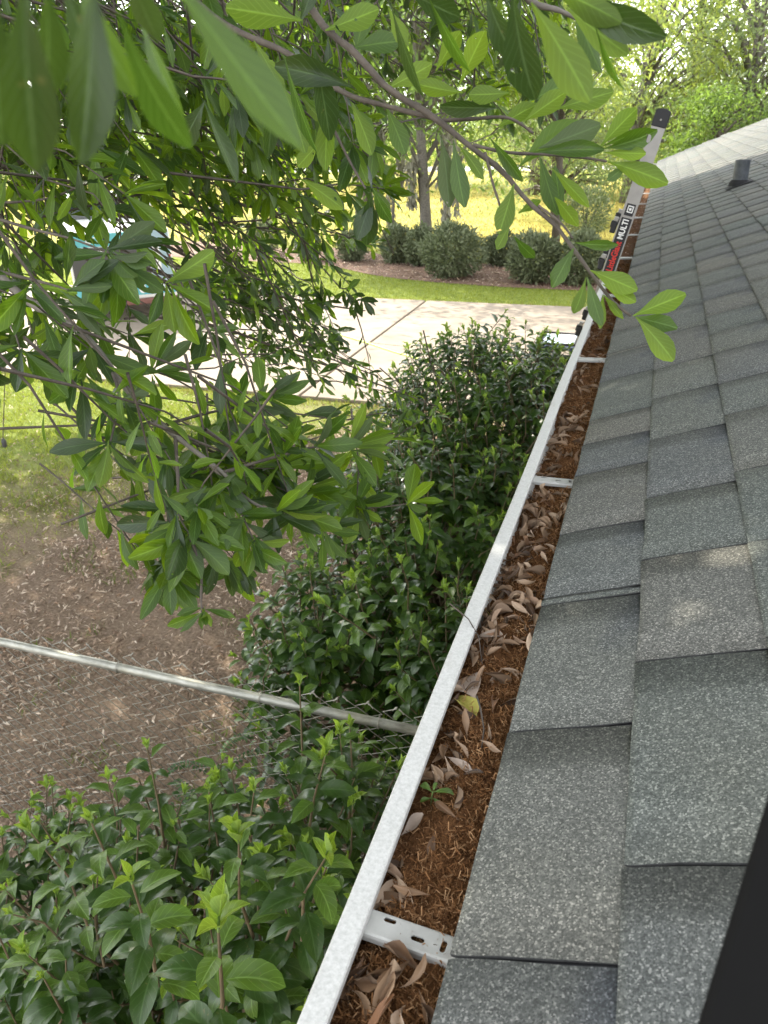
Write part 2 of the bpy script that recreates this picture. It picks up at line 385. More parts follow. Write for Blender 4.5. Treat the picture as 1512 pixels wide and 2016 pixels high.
# ------------------------------------------------------------------ leaf shapes
def leaf_shape(kind, L=1.0, Wd=.3, nl=6, nc=2, curl=.15, fold=.12, twist=0., wav=.02, side=0.):
    """a leaf from the origin along +Y, upper side +Z. returns V, F, UV per loop"""
    t = np.linspace(0, 1, nl + 1)
    if kind == 'oak':    w = np.sin(np.pi * np.clip(t, 0, 1) ** 1.62) ** .86; w[0] = .05; w[-1] = .15
    elif kind == 'vib':  w = np.sin(np.pi * t ** .86) ** .8; w[0] = .05; w[-1] = .03
    elif kind == 'lance': w = np.sin(np.pi * t ** 1.0) ** .9; w[0] = .06; w[-1] = .03
    else:                w = np.sin(np.pi * t ** 1.1) ** .7; w[0] = .06; w[-1] = .05
    w = w * Wd / 2
    xs = np.linspace(-1, 1, 2 * nc + 1); V = []; UV = []
    ang = np.cumsum(np.full(nl + 1, curl * 2.0 / nl)); ang -= ang[0]
    yy = np.concatenate([[0], np.cumsum(np.cos(ang[:-1]) / nl)]); zz = -np.concatenate([[0], np.cumsum(np.sin(ang[:-1]) / nl)])
    for i in range(nl + 1):
        a = twist * t[i]
        for x in xs:
            px = x * w[i]; pz = fold * abs(x) ** 1.3 * w[i] * 2 + wav * math.sin(9 * t[i] + (2 if x > 0 else 0)) * abs(x) * Wd
            qx, qz = px * math.cos(a) - pz * math.sin(a), px * math.sin(a) + pz * math.cos(a)
            V.append((qx + side * t[i] ** 2, yy[i] - qz * math.sin(ang[i]) * -1, zz[i] + qz * math.cos(ang[i]))); UV.append(((x + 1) / 2, t[i]))
    k = 2 * nc + 1; F = []
    for i in range(nl):
        for j in range(k - 1): F.append((i*k+j, i*k+j+1, (i+1)*k+j+1, (i+1)*k+j))
    V = np.array(V) * L; F = np.array(F); UV = np.array(UV)
    return V, F, UV[F].reshape(-1, 2)

def frame(d, n):
    d = d / (np.linalg.norm(d, axis=-1, keepdims=True) + 1e-9)
    x = np.cross(d, n); x = x / (np.linalg.norm(x, axis=-1, keepdims=True) + 1e-9)
    z = np.cross(x, d)
    return np.stack([x, d, z], axis=-1)          # columns

class Foliage:
    """leaves of one plant: the largest in view become parts, the rest one joined mesh"""
    def __init__(s, shapes, mats):
        s.shapes = shapes; s.mats = mats; s.p = []; s.d = []; s.n = []; s.s = []; s.k = []; s.m = []
    def add(s, p, d, n, size, k=None, m=0):
        s.p.append(p); s.d.append(d); s.n.append(n); s.s.append(size); s.k.append(random.randrange(len(s.shapes)) if k is None else k); s.m.append(m)
    def build(s, parent, cap=300, part='leaf', mass='foliage', lowpoly=None):
        p = np.array(s.p); d = np.array(s.d, float); n = np.array(s.n, float); sz = np.array(s.s); k = np.array(s.k); m = np.array(s.m)
        F = frame(d, n); b = base_of(parent)
        mid = p + F[:, :, 1] * (sz * .5)[:, None]
        px, py, dep = project(mid)
        app = sz / np.maximum(dep, .05) * (np.abs(np.einsum('ij,ij->i', F[:, :, 2], (mid - CAMP) / np.linalg.norm(mid - CAMP, axis=1)[:, None])) * .5 + .5)
        app = np.where((dep > 0) & (px > -10) & (px < 1522) & (py > -10) & (py < 2026), app, 0)
        order = np.argsort(-app); top = [i for i in order[:cap] if app[i] > 0]
        meshes = {}
        for i in top:
            key = (int(k[i]), int(m[i]))
            if key not in meshes:
                V, Fc, uv = s.shapes[key[0]]; meshes[key] = mesh_np(part, V, Fc, s.mats[key[1]], uv)
            o = bpy.data.objects.new(part, meshes[key]); COL.objects.link(o); o.parent = parent
            o.matrix_local = Matrix.Translation(Vector(p[i] - b)) @ Matrix((F[i] * sz[i]).tolist()).to_4x4()
        rest = np.ones(len(p), bool); rest[top] = False
        Vs = []; Fs = []; Us = []; Ms = []; off = 0
        shapes = lowpoly or s.shapes
        for kk in range(len(s.shapes)):
            idx = np.nonzero(rest & (k == kk))[0]
            if not len(idx): continue
            V, Fc, uv = shapes[kk % len(shapes)]
            Wv = np.einsum('nij,vj->nvi', F[idx] * sz[idx][:, None, None], V) + (p[idx] - b)[:, None, :]
            nf = len(Fc); nv = len(V)
            Vs.append(Wv.reshape(-1, 3)); Fs.append((Fc[None] + (np.arange(len(idx)) * nv)[:, None, None] + off).reshape(-1, Fc.shape[1]))
            Us.append(np.tile(uv, (len(idx), 1))); Ms.append(np.repeat(m[idx], nf)); off += nv * len(idx)
        if Vs:
            me = mesh_np(mass, np.concatenate(Vs), np.concatenate(Fs), s.mats, np.concatenate(Us), np.concatenate(Ms))
            o = link(mass, me, parent); o['kind'] = 'stuff'

def joined(name, V, F, uv, pos, Fr, sz, mats, mi=None, parent=None):
    """many copies of one small shape as one mesh"""
    b = base_of(parent); nv = len(V); n = len(pos)
    Wv = (np.einsum('nij,vj->nvi', Fr * np.asarray(sz)[:, None, None], V) + (pos - b)[:, None, :]).reshape(-1, 3)
    Fc = (F[None] + (np.arange(n) * nv)[:, None, None]).reshape(-1, F.shape[1])
    return link(name, mesh_np(name, Wv, Fc, mats, None if uv is None else np.tile(uv, (n, 1)), None if mi is None else np.repeat(mi, len(F))), parent)

def rnd_dirs(n):
    v = rng.normal(size=(n, 3)); return v / np.linalg.norm(v, axis=1)[:, None]
def vnoise(x, y, s=1.0, z=0.0):
    return np.array([mnoise.noise(Vector((a * s, b * s, z))) for a, b in zip(x, y)])

# ================================================================== LARGE STRUCTURE
# ------------------------------------------------------------------ ground
def sheet(name, x0, x1, y0, y1, z, mat, nx=1, ny=1):
    xs = np.linspace(x0, x1, nx + 1); ys = np.linspace(y0, y1, ny + 1)
    V = [(x, y, z) for y in ys for x in xs]; k = nx + 1
    F = [[j*k+i, j*k+i+1, (j+1)*k+i+1, (j+1)*k+i] for j in range(ny) for i in range(nx)]
    return link(name, mesh_np(name, V, F, mat, smooth=False))
tag(sheet('ground', -300, 300, -120, 400, 0, M['ground']), kind='structure')
tag(sheet('road', -140, 60, 62, 69, .02, M['road']), kind='structure')
# driveway of poured slabs
drv = empty('driveway', (-8, 12, 0), kind='structure')
xj = [-29.4, -25.2, -21.0, -16.75, -12.55, -8.35, -4.15, .25]
for a, b_ in zip(xj[:-1], xj[1:]):
    mb = MB(); g = .02
    mb.box(((a + b_) / 2, 11.93, .01), (b_ - a - 2 * g, 6.24, .07)); mb.build('slab', M['concrete'], drv, bevel=.012)
# crack lines: thin dark recess strips of soil in a joint, raised 0.5 mm grit
for pts in ([(-4.1, 11.6), (-3.2, 11.45), (-2.3, 11.5), (-1.4, 11.3), (-.4, 11.35)], [(-9.6, 10.4), (-8.6, 10.75), (-7.6, 11.2), (-6.9, 11.25)]):
    mb = MB(); mb.tube([(x, y, .0445) for x, y in pts], .006, 4); mb.build('crack', M['mulch'], drv)

# mulch bed beyond the driveway, with a curving edge of blocks
edge = [(-17, 20.5), (-14, 19.9), (-11.5, 19.3), (-9.6, 19.2), (-8.2, 19.1), (-7.2, 18.5), (-6.4, 17.9), (-5.5, 17.45), (-4.4, 17.15), (-3.2, 16.95), (-2, 16.85), (-.5, 16.9), (1.5, 17.1), (4, 17.3)]
ed = np.array(edge); tt = np.linspace(0, len(ed) - 1, 160)
edx = np.interp(tt, range(len(ed)), ed[:, 0]); edy = np.interp(tt, range(len(ed)), ed[:, 1])
ker = np.ones(9) / 9; edy = np.convolve(np.pad(edy, 4, mode='edge'), ker, 'valid')
V = []; F = []
for i in range(160): V += [(edx[i], edy[i], .012), (edx[i], edy[i] + 2.6 + .25 * math.sin(edx[i] * 1.3), .012)]
for i in range(159): F.append([2*i, 2*i+2, 2*i+3, 2*i+1])
bed = tag(link('mulch_bed', mesh_np('mulch_bed', V, F, M['mulch'], smooth=False)), kind='structure')
edging = empty('bed_edging', (-6, 18, 0), 'low curved row of reddish-brown edging blocks along the mulch bed', 'garden edging')
seg = np.hypot(np.diff(edx), np.diff(edy)); cum = np.concatenate([[0], np.cumsum(seg)]); s_ = 0.0; blk = None
while s_ < cum[-1] - .3:
    x = np.interp(s_, cum, edx); y = np.interp(s_, cum, edy); x2 = np.interp(s_ + .2, cum, edx); y2 = np.interp(s_ + .2, cum, edy)
    if blk is None:
        mb = MB(); mb.box((0, 0, 0), (.215, .10, .11)); blk = mb.build('block', M['brick'], edging, bevel=.012); o = blk
    else: o = blk.copy(); COL.objects.link(o)
    o.location = Vector(((x + x2) / 2, (y + y2) / 2, .035 + random.uniform(-.008, .012))) - edging.location
    o.rotation_euler = (random.uniform(-.06, .06), random.uniform(-.05, .05), math.atan2(y2 - y, x2 - x) + random.uniform(-.05, .05)); s_ += .225

# ------------------------------------------------------------------ house
XE, DE, PIT = -0.0833, 0.6153, 0.3645
ZE = ZC - DE                                  # height of the roof edge
CP, SP = math.cos(PIT), math.sin(PIT)
EXP, W1 = .1399, .1361
Y0, Y1 = -2.0, 14.62
house = empty('house', (2.5, 6, 0), 'single-storey house with grey shingle roof sloping up at the right', 'house')
def rf(w, y, h=0.0): return (XE + w * CP - h * SP, y, ZE + w * SP + h * CP)
RIDGE = 4.7
mb = MB(); mb.box((.42 + 4.0, 6.2, ZE / 2 - .1), (8.0, 16.2, ZE - .2)); mb.build('wall', M['wall'], house)
mb = MB()
gx = XE + RIDGE * CP; gz = ZE + RIDGE * SP
mb.add([(.42, 14.3, ZE - .2), (8.42, 14.3, ZE - .2), (gx, 14.3, gz - .1), (.42, 14.31, ZE - .2), (8.42, 14.31, ZE - .2), (gx, 14.31, gz - .1)], [[0, 1, 2], [3, 5, 4], [0, 3, 4, 1], [1, 4, 5, 2], [2, 5, 3, 0]])
mb.build('gable', M['wall'], house)
mb = MB(); mb.box((XE + .03, (Y0 + Y1) / 2, ZE - .105), (.02, Y1 - Y0 - .06, .17)); mb.build('fascia', M['white'], house)
mb = MB(); mb.box((XE + .27, (Y0 + Y1) / 2, ZE - .195), (.45, Y1 - Y0 - .1, .012)); mb.build('soffit', M['white'], house)
roof = empty('roof', (0, 0, 0)); roof.parent = house; roof.location = Vector((0, 0, 0)) - house.location
mb = MB(); q = [rf(0.004, Y0, -.012), rf(RIDGE, Y0, -.012), rf(RIDGE, Y1 - .01, -.012), rf(.004, Y1 - .01, -.012)]
q2 = [rf(0.004, Y0, -.002), rf(RIDGE, Y0, -.002), rf(RIDGE, Y1 - .01, -.002), rf(.004, Y1 - .01, -.002)]
mb.add(q + q2, [[3, 2, 1, 0], [4, 5, 6, 7], [0, 1, 5, 4], [1, 2, 6, 5], [2, 3, 7, 6], [3, 0, 4, 7]]); mb.build('roof_deck', M['felt'], roof)
mb = MB(); mb.add([(gx, Y0, gz - .002), (gx + RIDGE * CP, Y0, ZE), (gx + RIDGE * CP, Y1, ZE), (gx, Y1, gz - .002), (gx, Y0, gz - .02), (gx + RIDGE * CP, Y0, ZE - .02), (gx + RIDGE * CP, Y1, ZE - .02), (gx, Y1, gz - .02)],
   [[0, 1, 2, 3], [7, 6, 5, 4], [0, 4, 5, 1], [1, 5, 6, 2], [2, 6, 7, 3], [3, 7, 4, 0]]); mb.build('rear_slope', M['shingle'], roof)
mb = MB(); mb.add([rf(-.004, Y1 - .008, -.03), rf(RIDGE, Y1 - .008, -.03), rf(RIDGE, Y1 + .012, -.03), rf(-.004, Y1 + .012, -.03), rf(-.004, Y1 - .008, -.001), rf(RIDGE, Y1 - .008, -.001), rf(RIDGE, Y1 + .012, -.001), rf(-.004, Y1 + .012, -.001)],
   [[3, 2, 1, 0], [4, 5, 6, 7], [0, 1, 5, 4], [1, 2, 6, 5], [2, 3, 7, 6], [3, 0, 4, 7]]); mb.build('rake_trim', M['white'], roof)

def shingle_shape(seed):
    """unit tab: local x up the slope (0..1 of 0.148 m), y along the eave 0..1, z thickness in metres"""
    rr = np.random.default_rng(seed); xs = np.array([0., .05, .3, .65, 1.0]); hz = np.array([.0038, .0046, .0042, .0030, .0012])
    ny = 4; V = []; UV = []
    for j in range(ny + 1):
        e = rr.normal(0, .0008)
        for i, x in enumerate(xs):
            jit = 0.
            if j in (0, ny): jit = rr.normal(0, .0035)
            V.append((x * .152 + (e if i < 2 else 0), j / ny + jit, hz[i] + rr.normal(0, .0002))); UV.append((x, j / ny))
    k = len(xs); F = []; mi = []
    for j in range(ny):
        for i in range(k - 1): F.append((j*k+i, j*k+i+1, (j+1)*k+i+1, (j+1)*k+i)); mi.append(0)
    nT = len(V); V2 = [(x, y, 0.0002) for x, y, z in V]
    rim = [j*k for j in range(ny + 1)]
    for j in range(ny): F.append((j*k, (j+1)*k, nT+(j+1)*k, nT+j*k)); mi.append(1)
    for i in range(k - 1):
        F.append((i, nT+i, nT+i+1, i+1)); mi.append(1); a = ny*k
        F.append((a+i, a+i+1, nT+a+i+1, nT+a+i)); mi.append(1)
    F = np.array(F); UVv = np.array(UV + UV)
    return np.array(V + V2), F, UVv[F].reshape(-1, 2), np.array(mi)
SH = [shingle_shape(i) for i in range(5)]
shm = [mesh_np('shingle', v, f, [M['shingle'], M['shingle_edge']], uv, mi, smooth=False) for v, f, uv, mi in SH]
slots0 = [-.4, -.13, .124, .394, .667, .931, .951, 1.152, 1.397, 1.565, 1.72, 2.02, 2.28]
slots1 = [-.3, 0.0, .245, .484, .771, 1.016, 1.228, 1.50, 1.76, 2.0]
cells = []
ncourse = int(RIDGE / EXP)
for c in range(ncourse):
    w0 = 0.0 if c == 0 else W1 + (c - 1) * EXP
    ys = [Y0]
    pre = slots0 if c == 0 else slots1 if c == 1 else []
    rr = random.Random(50 + c)
    while ys[-1] < (pre[0] if pre else 99) - .15 and ys[-1] < Y1: ys.append(ys[-1] + rr.uniform(.2, .33))
    for p_ in pre:
        if p_ > ys[-1] + .015: ys.append(p_)
    while ys[-1] < Y1 - .36:
        u_ = rr.random()
        ys.append(ys[-1] + (rr.uniform(.02, .045) if u_ < .10 else rr.uniform(.17, .24) if u_ < .35 else rr.uniform(.25, .34)))
    ys.append(Y1)
    for a, b_ in zip(ys[:-1], ys[1:]): cells.append((c, w0, a, b_, rr.randrange(5)))
def apparent(cell):
    c, w0, a, b_, k = cell; p0 = np.array(rf(w0 + .07, (a + b_) / 2)); x, y, z = project(p0)
    if z <= 0 or x < -40 or x > 1560 or y < 0 or y > 2060: return 0
    return (b_ - a) / z ** 2
order = sorted(range(len(cells)), key=lambda i: -apparent(cells[i])); big = set(i for i in order[:296] if apparent(cells[i]) > 0)
RM = np.array([[CP, 0, -SP], [0, 1, 0], [SP, 0, CP]])
jv = []; jf = []; ju = []; jm = []; off = 0
for i, (c, w0, a, b_, k) in enumerate(cells):
    g = .0017; org = np.array(rf(w0 - (.002 if c else 0.004), a + g)); sc = np.array([1, b_ - a - 2 * g, 1.0])
    if i in big:
        o = link('shingle', shm[k], roof)
        o.matrix_local = Matrix.Translation(Vector(org)) @ Matrix(RM.tolist()).to_4x4() @ Matrix.Diagonal((*sc, 1))
    else:
        V, Fc, uv, mi = SH[k]; jv.append((V * sc) @ RM.T + org); jf.append(Fc + off); ju.append(uv); jm.append(mi); off += len(V)
o = link('shingle_field', mesh_np('shingle_field', np.concatenate(jv), np.concatenate(jf), [M['shingle'], M['shingle_edge']], np.concatenate(ju), np.concatenate(jm), smooth=False), roof); o['kind'] = 'stuff'
# vent pipe through the roof
vb = np.array(rf(.61, 5.86))
vent = MB(); vent.lathe(vb, [(.046, -.05), (.046, .155), (.040, .155), (.040, .03)], 20); vp = vent.build('vent_pipe', M['pipe'], house, smooth=False)
fl = MB(); fl.lathe(vb, [(.068, .0), (.062, .02), (.052, .036), (.0465, .038)], 16)
fl.box(np.array(rf(.61, 5.86, .0085)), (.16, .18, .004), RM); fl.build('flashing', M['felt'], vp)

# ------------------------------------------------------------------ gutter
GX, GD = .1130, .0330
RO, RI, RZ = XE - GX - .002, XE - GX + .0210, ZE - GD
gut = empty('gutter', (XE - .06, 6.3, ZE - .13), 'long white metal gutter full of brown debris along the roof edge', 'gutter')
mb = MB(); GY0, GY1 = -1.6, 14.7
def sheetprof(pts, th):
    """closed thin outline from an open profile"""
    pts = [np.array(p) for p in pts]; out = []
    for i, p in enumerate(pts):
        t = pts[min(i+1, len(pts)-1)] - pts[max(i-1, 0)]; t = t / np.linalg.norm(t); out.append(p + np.array([-t[1], t[0]]) * th)
    return [tuple(p) for p in pts] + [tuple(p) for p in out[::-1]]
prof = [(RO + .002, RZ - .004), (RO + .002, RZ - .032), (RO + .022, RZ - .062), (RO + .026, RZ - .098), (XE + .016, RZ - .098), (XE + .016, RZ + .016)]
V = [(x, y, z) for y in np.linspace(GY0, GY1, 40) for x, z in sheetprof(prof, .0012)]; n_ = 12; F = []
for j in range(39):
    for i in range(n_): F.append([j*n_+i, j*n_+(i+1) % n_, (j+1)*n_+(i+1) % n_, (j+1)*n_+i])
mb.add(V, F); mb.build('trough', M['gutter_in'], gut)
mb = MB(); ys = np.linspace(GY0, GY1, 90)
rp = [(RO, RZ - .012), (RO - .0004, RZ - .002), (RO + .0015, RZ), (RI - .0015, RZ - .0005), (RI, RZ - .002), (RI, RZ - .010), (RI - .0012, RZ - .010), (RI - .0012, RZ - .003), (RO + .0014, RZ - .003), (RO + .0014, RZ - .012)]
V = []; F = []; n_ = len(rp)
for y in ys:
    dx = .0012 * math.sin(y * 2.1) + .0008 * math.sin(y * 5.3); dz = .0015 * math.sin(y * 1.3 + 1)
    V += [(x + dx, y, z + dz) for x, z in rp]
for j in range(len(ys) - 1):
    for i in range(n_): F.append([j*n_+i, j*n_+(i+1) % n_, (j+1)*n_+(i+1) % n_, (j+1)*n_+i])
mb.add(V, F); mb.build('front_rim', M['gutter'], gut)
for yy in (GY0, GY1):
    mb = MB(); pr_ = [(RO + .003, RZ - .004), (RO + .003, RZ - .032), (RO + .023, RZ - .062), (RO + .027, RZ - .097), (XE + .015, RZ - .097), (XE + .015, RZ - .004)]
    mb.prism(pr_, yy - .002, yy + .002); mb.build('end_cap', M['gutter'], gut)
# hangers: channel straps with slotted tops
def slot(cx, cy, lx, ly, k=5):
    r_ = min(lx, ly) / 2; out = []
    for q_ in range(4):
        for j in range(k):
            a = math.pi / 2 * q_ + math.pi / 2 * j / (k - 1); sxx = 1 if q_ in (0, 3) else -1; syy = 1 if q_ in (0, 1) else -1
            out.append((cx + sxx * (lx / 2 - r_) + r_ * math.cos(a), cy + syy * (ly / 2 - r_) + r_ * math.sin(a)))
    return out
def hanger_mesh():
    Lh = XE - RI + .018; wd = .0215; hl = [slot(.028, .007, .012, .0048), slot(.058, -.0015, .013, .0052), slot(.082, .0, .0052, .012)]
    outer = [(0, -wd / 2), (Lh, -wd / 2), (Lh, wd / 2), (0, wd / 2)]
    loops = [outer] + [h[::-1] for h in hl]; flat = [p for lp in loops for p in lp]
    tris = tessellate_polygon([[Vector((x, y, 0)) for x, y in lp] for lp in loops])
    bm = bmesh.new(); vt = [bm.verts.new((x, y, 0)) for x, y in flat]
    for t in tris:
        try: bm.faces.new([vt[i] for i in t])
        except ValueError: pass
    bmesh.ops.recalc_face_normals(bm, faces=bm.faces)
    if sum(f.normal.z for f in bm.faces) < 0: bmesh.ops.reverse_faces(bm, faces=bm.faces)
    ret = bmesh.ops.extrude_face_region(bm, geom=bm.faces[:]); bmesh.ops.translate(bm, verts=[v for v in ret['geom'] if isinstance(v, bmesh.types.BMVert)], vec=(0, 0, -.0014))
    # rolled side flanges
    for sg in (-1, 1):
        prof = [(sg * wd / 2, 0), (sg * (wd / 2 + .0022), -.0008), (sg * (wd / 2 + .0032), -.0032), (sg * (wd / 2 + .0034), -.0085), (sg * (wd / 2 + .0022), -.0085), (sg * (wd / 2 + .0018), -.0032), (sg * wd / 2, -.0014)]
        A = [bm.verts.new((0, y, z)) for y, z in prof]; B = [bm.verts.new((Lh, y, z)) for y, z in prof]
        for i in range(len(prof)):
            j = (i + 1) % len(prof); bm.faces.new((A[i], A[j], B[j], B[i]))
        bm.faces.new(A[::-1]); bm.faces.new(B)
    bmesh.ops.recalc_face_normals(bm, faces=bm.faces)
    me = bpy.data.meshes.new('hanger'); bm.to_mesh(me); bm.free(); me.materials.append(M['strap']); return me
hm = hanger_mesh(); HY = [-.52, .435, 1.475, 2.42, 3.45, 4.48, 5.45, 6.48, 7.6, 8.7, 9.66, 10.6, 11.6, 12.6, 13.6]
for i, y in enumerate(HY):
    o = link('hanger', hm, gut); o.location = Vector((RI - .008, y, RZ - .0105)) - gut.location
    o.rotation_euler = (random.uniform(-.05, .05), -.03 + random.uniform(-.02, .02), random.uniform(-.03, .03) - (.06 if i == 1 else 0))

# duff in the gutter
def duff_h(x, y):
    s_ = (x - RI) / (XE - RI)                     # 0 at the rim, 1 at the roof edge
    base = -.0145 - .009 * max(0, 1 - s_) * (1 if y < 1 else 1.6) - .012 * min(1, max(0, (y - 1.6) / 1.2))
    if .95 < y < 1.9: base -= .012 * max(0, 1 - s_ * 1.4)
    base -= .010 * max(0, 1 - s_ * 3) + .008 * max(0, (s_ - .8) * 5)
    return RZ + base + .011 * mnoise.noise(Vector((x * 14, y * 9, 0))) + .005 * mnoise.noise(Vector((x * 45, y * 45, 3)))
ys = [-.4]
while ys[-1] < 14.6: ys.append(ys[-1] + .0026 + .006 * max(0, ys[-1] - .3))
xs = np.linspace(RO + .0045, XE + .0145, 46); V = [(x, y, duff_h(x, y) + .0032 * mnoise.noise(Vector((x * 130, y * 130, 9))) + .002 * mnoise.noise(Vector((x * 310, y * 310, 2)))) for y in ys for x in xs]
k = len(xs); F = np.array([(j*k+i, j*k+i+1, (j+1)*k+i+1, (j+1)*k+i) for j in range(len(ys) - 1) for i in range(k - 1)])
tag(link('gutter_debris', mesh_np('gutter_debris', V, F, M['duff'])), 'rusty brown decayed catkin mulch filling the white gutter', 'debris', kind='stuff')
# catkin fluff: short crinkled threads
n = 85000
yy = -.15 + 4.6 * rng.random(n) ** 2.3; xx = RI - .012 + (XE + .008 - RI + .012) * rng.random(n)
keep = (vnoise(xx * 1.0, yy, 11, 5) + .25 + .6 * ((xx - RI) / (XE - RI)) > .32) | (rng.random(n) < .25); xx, yy = xx[keep], yy[keep]; n = len(xx)
zz = np.array([duff_h(a, b_) for a, b_ in zip(xx, yy)])
V0 = np.array([(-.03, 0, 0), (.03, 0, 0), (-.26, .3, .2), (-.20, .31, .2), (.14, .58, .02), (.20, .60, .02), (-.10, .96, .26), (-.05, 1, .26), (-.23, .3, .12), (.17, .6, -.08)])
F0 = np.array([(0, 1, 3, 2), (2, 3, 5, 4), (4, 5, 7, 6), (0, 8, 2, 1), (8, 9, 4, 2)])
d = rnd_dirs(n); d[:, 2] = np.abs(d[:, 2]) * .55
tag(joined('catkin_fluff', V0, F0, None, np.stack([xx, yy, zz], 1), frame(d, rnd_dirs(n)), .0045 + .013 * rng.random(n) ** 1.8, M['fluff']), 'fine crinkled brown catkin threads over the gutter mulch', 'debris', kind='stuff')

# dry leaves lying in the gutter
DSH = []
for i in range(14):
    r_ = random.Random(i); DSH.append(leaf_shape('oak', 1, r_.uniform(.18, .33), 7, 2, r_.uniform(-1.1, 1.1), r_.uniform(.2, 1.5), r_.uniform(-1.6, 1.6), .07, r_.uniform(-.12, .12)))
dm = [mesh_np('dead_leaf', v, f, M['dead'], uv) for v, f, uv in DSH]
def dead(p, d, n, s, me=None, label=None, grp='dry leaves lying in the gutter'):
    F_ = frame(np.array(d, float), np.array(n, float)); o = link('dead_leaf', me or random.choice(dm))
    o.matrix_world = Matrix.Translation(Vector(p)) @ Matrix((F_ * s).tolist()).to_4x4()
    if label is None:
        side = 'against the gutter rim' if p[0] < (RI + XE) / 2 else 'beside the shingle edge'; y_ = p[1]
        label = ('dry curled leaf in the gutter on the near side of the closest strap' if y_ < HY[1] else 'dry brown leaf ' + side + ' between the closest and second straps' if y_ < HY[2] else
                 'dry brown leaf ' + side + ' between the second and third straps' if y_ < HY[3] else 'small dry leaf in the gutter beyond the third strap')
    tag(o, label, 'leaf', grp); return o
cnt = 0; tries = 0; small_p = []
while cnt < 285 and tries < 9000:
    tries += 1
    y = .12 + 3.3 * random.random() ** 1.25; s_ = random.random() ** 1.25; x = RI + s_ * (XE - RI)
    dens = .10
    if .95 < y < 1.42: dens = .95 - .5 * s_
    if .24 < y < .47: dens = .5
    if .47 < y < .62: dens = .35 - .3 * s_
    if .62 < y < .85: dens = .55 * (1 - s_) + .06
    if .85 < y < .97: dens = .75 * (1 - s_) + .1
    if 1.42 < y < 1.9: dens = .85 * (1 - s_) ** .7
    if random.random() > dens: continue
    d = rnd_dirs(1)[0]; d[2] = d[2] * .45 + .05; nn = np.array([random.gauss(0, .55), random.gauss(0, .55), 1])
    if s_ < .3: d = d * .8 + np.array([0, -.5, .25]); nn = np.array([random.gauss(.5, .5), random.gauss(0, .4), 1])
    sz = random.uniform(.026, .046) if y > .5 else random.uniform(.032, .052)
    c_ = np.array([x, y, duff_h(x, y) + .006 + .007 * random.random()]); d = d / np.linalg.norm(d)
    p = c_ - d * sz * .5; tip = c_ + d * sz * .5
    if max(p[0], tip[0]) > XE - .003 or min(p[0], tip[0]) < RI - .006 or max(p[2], tip[2]) > RZ + .016: continue
    if any(abs((p + (tip - p) * t_)[1] - h_) < .02 for h_ in HY for t_ in (0, .5, 1)): continue
    dead(p, d, nn, sz); cnt += 1
n = 800; yy = .9 + 9 * rng.random(n) ** 1.5; xx = RI + (XE - .006 - RI) * rng.random(n) ** 1.2; kp = np.array([all(abs(b_ - h_) > .03 for h_ in HY) for b_ in yy]) & (rng.random(n) < np.where(yy < 1.9, .9 - .5 * (xx - RI) / (XE - RI), .55)); xx, yy = xx[kp], yy[kp]
d = rnd_dirs(len(xx)); d[:, 2] *= .35; nn = rnd_dirs(len(xx)) * .6; nn[:, 2] = 1
o = joined('leaf_scraps', DSH[3][0], DSH[3][1], DSH[3][2], np.stack([xx, yy, np.array([duff_h(a, b_) for a, b_ in zip(xx, yy)]) + .005], 1), frame(d, nn), .018 + .02 * rng.random(len(xx)), M['dead']); tag(o, 'small torn scraps of brown leaf scattered along the gutter', 'leaf scraps', kind='stuff')
def gut_pt(px_, py_, h=.006):
    v = ray(px_, py_); 
    for t_ in np.linspace(.4, 6, 1200):
        q_ = CAMP + v * t_
        if q_[2] <= duff_h(min(max(q_[0], RO), XE), q_[1]): return q_ + np.array([0, 0, h])
    return CAMP + v
def special(px0, py0, px1, py1, mat, wd, label, fold=.3, curl=.3):
    a, b_ = gut_pt(px0, py0, .008), gut_pt(px1, py1, .012); v, f, uv = leaf_shape('oak', 1, wd, 8, 2, curl, fold, .3, .04)
    F_ = frame(b_ - a, np.array([.1, -.3, 1.0])); o = link('dead_leaf', mesh_np('dead_leaf', v, f, mat, uv))
    o.matrix_world = Matrix.Translation(Vector(a)) @ Matrix((F_ * np.linalg.norm(b_ - a)).tolist()).to_4x4(); tag(o, label, 'leaf')
special(968, 1232, 964, 1178, M['dead_yellow'], .32, 'yellow-green fading leaf standing in the gutter beside grey dry leaves')
special(935, 1390, 905, 1330, M['dead_pale'], .55, 'broad pale grey-brown leaf lying flat on the gutter mulch', .1, .2)
special(895, 1380, 930, 1418, M['dead_yellow'], .42, 'small folded leaf with a yellow tip on the brown mulch', .5, .2)
special(880, 1500, 925, 1530, M['dead_pale'], .28, 'slim pale cream leaf lying by the small green seedling', .4, .3)
special(790, 1655, 838, 1620, M['dead_pale'], .45, 'pinkish tan leaf lying just below the green seedling', .25, -.3)
special(940, 1262, 985, 1258, M['dead_pale'], .5, 'white-backed dry leaf lying across the middle of the gutter', .2, .2)
special(722, 1810, 800, 1745, M['dead'], .42, 'large arched brown leaf beside the rim above the nearest hanger', .4, .6)
special(715, 1778, 790, 1790, M['dead'], .34, 'flat brown leaf touching the nearest hanger strap', .3, .3)
# twigs
def stick(pts, r0, label):
    mb = MB(); mb.tube(pts, np.linspace(r0, r0 * .5, len(pts)), 5); o = mb.build('twig', M['bark'], smooth=True); tag(o, label, 'twig'); return o
stick([gut_pt(938, 1385, .012), gut_pt(945, 1420, .02), gut_pt(952, 1450, .012), gut_pt(948, 1480, .006)], .0014, 'thin knobbly twig lying on the brown mulch beside a pale leaf')
a = at_Y(905, 1190, 1.0); stick([np.array([RO - .02, .925, RZ + .02]), np.array([RO + .01, .915, RZ + .006]), np.array([RI + .008, .89, RZ - .004]), np.array([RI + .022, .85, RZ - .02])], .0012, 'thin dark twig hanging over the white gutter rim')
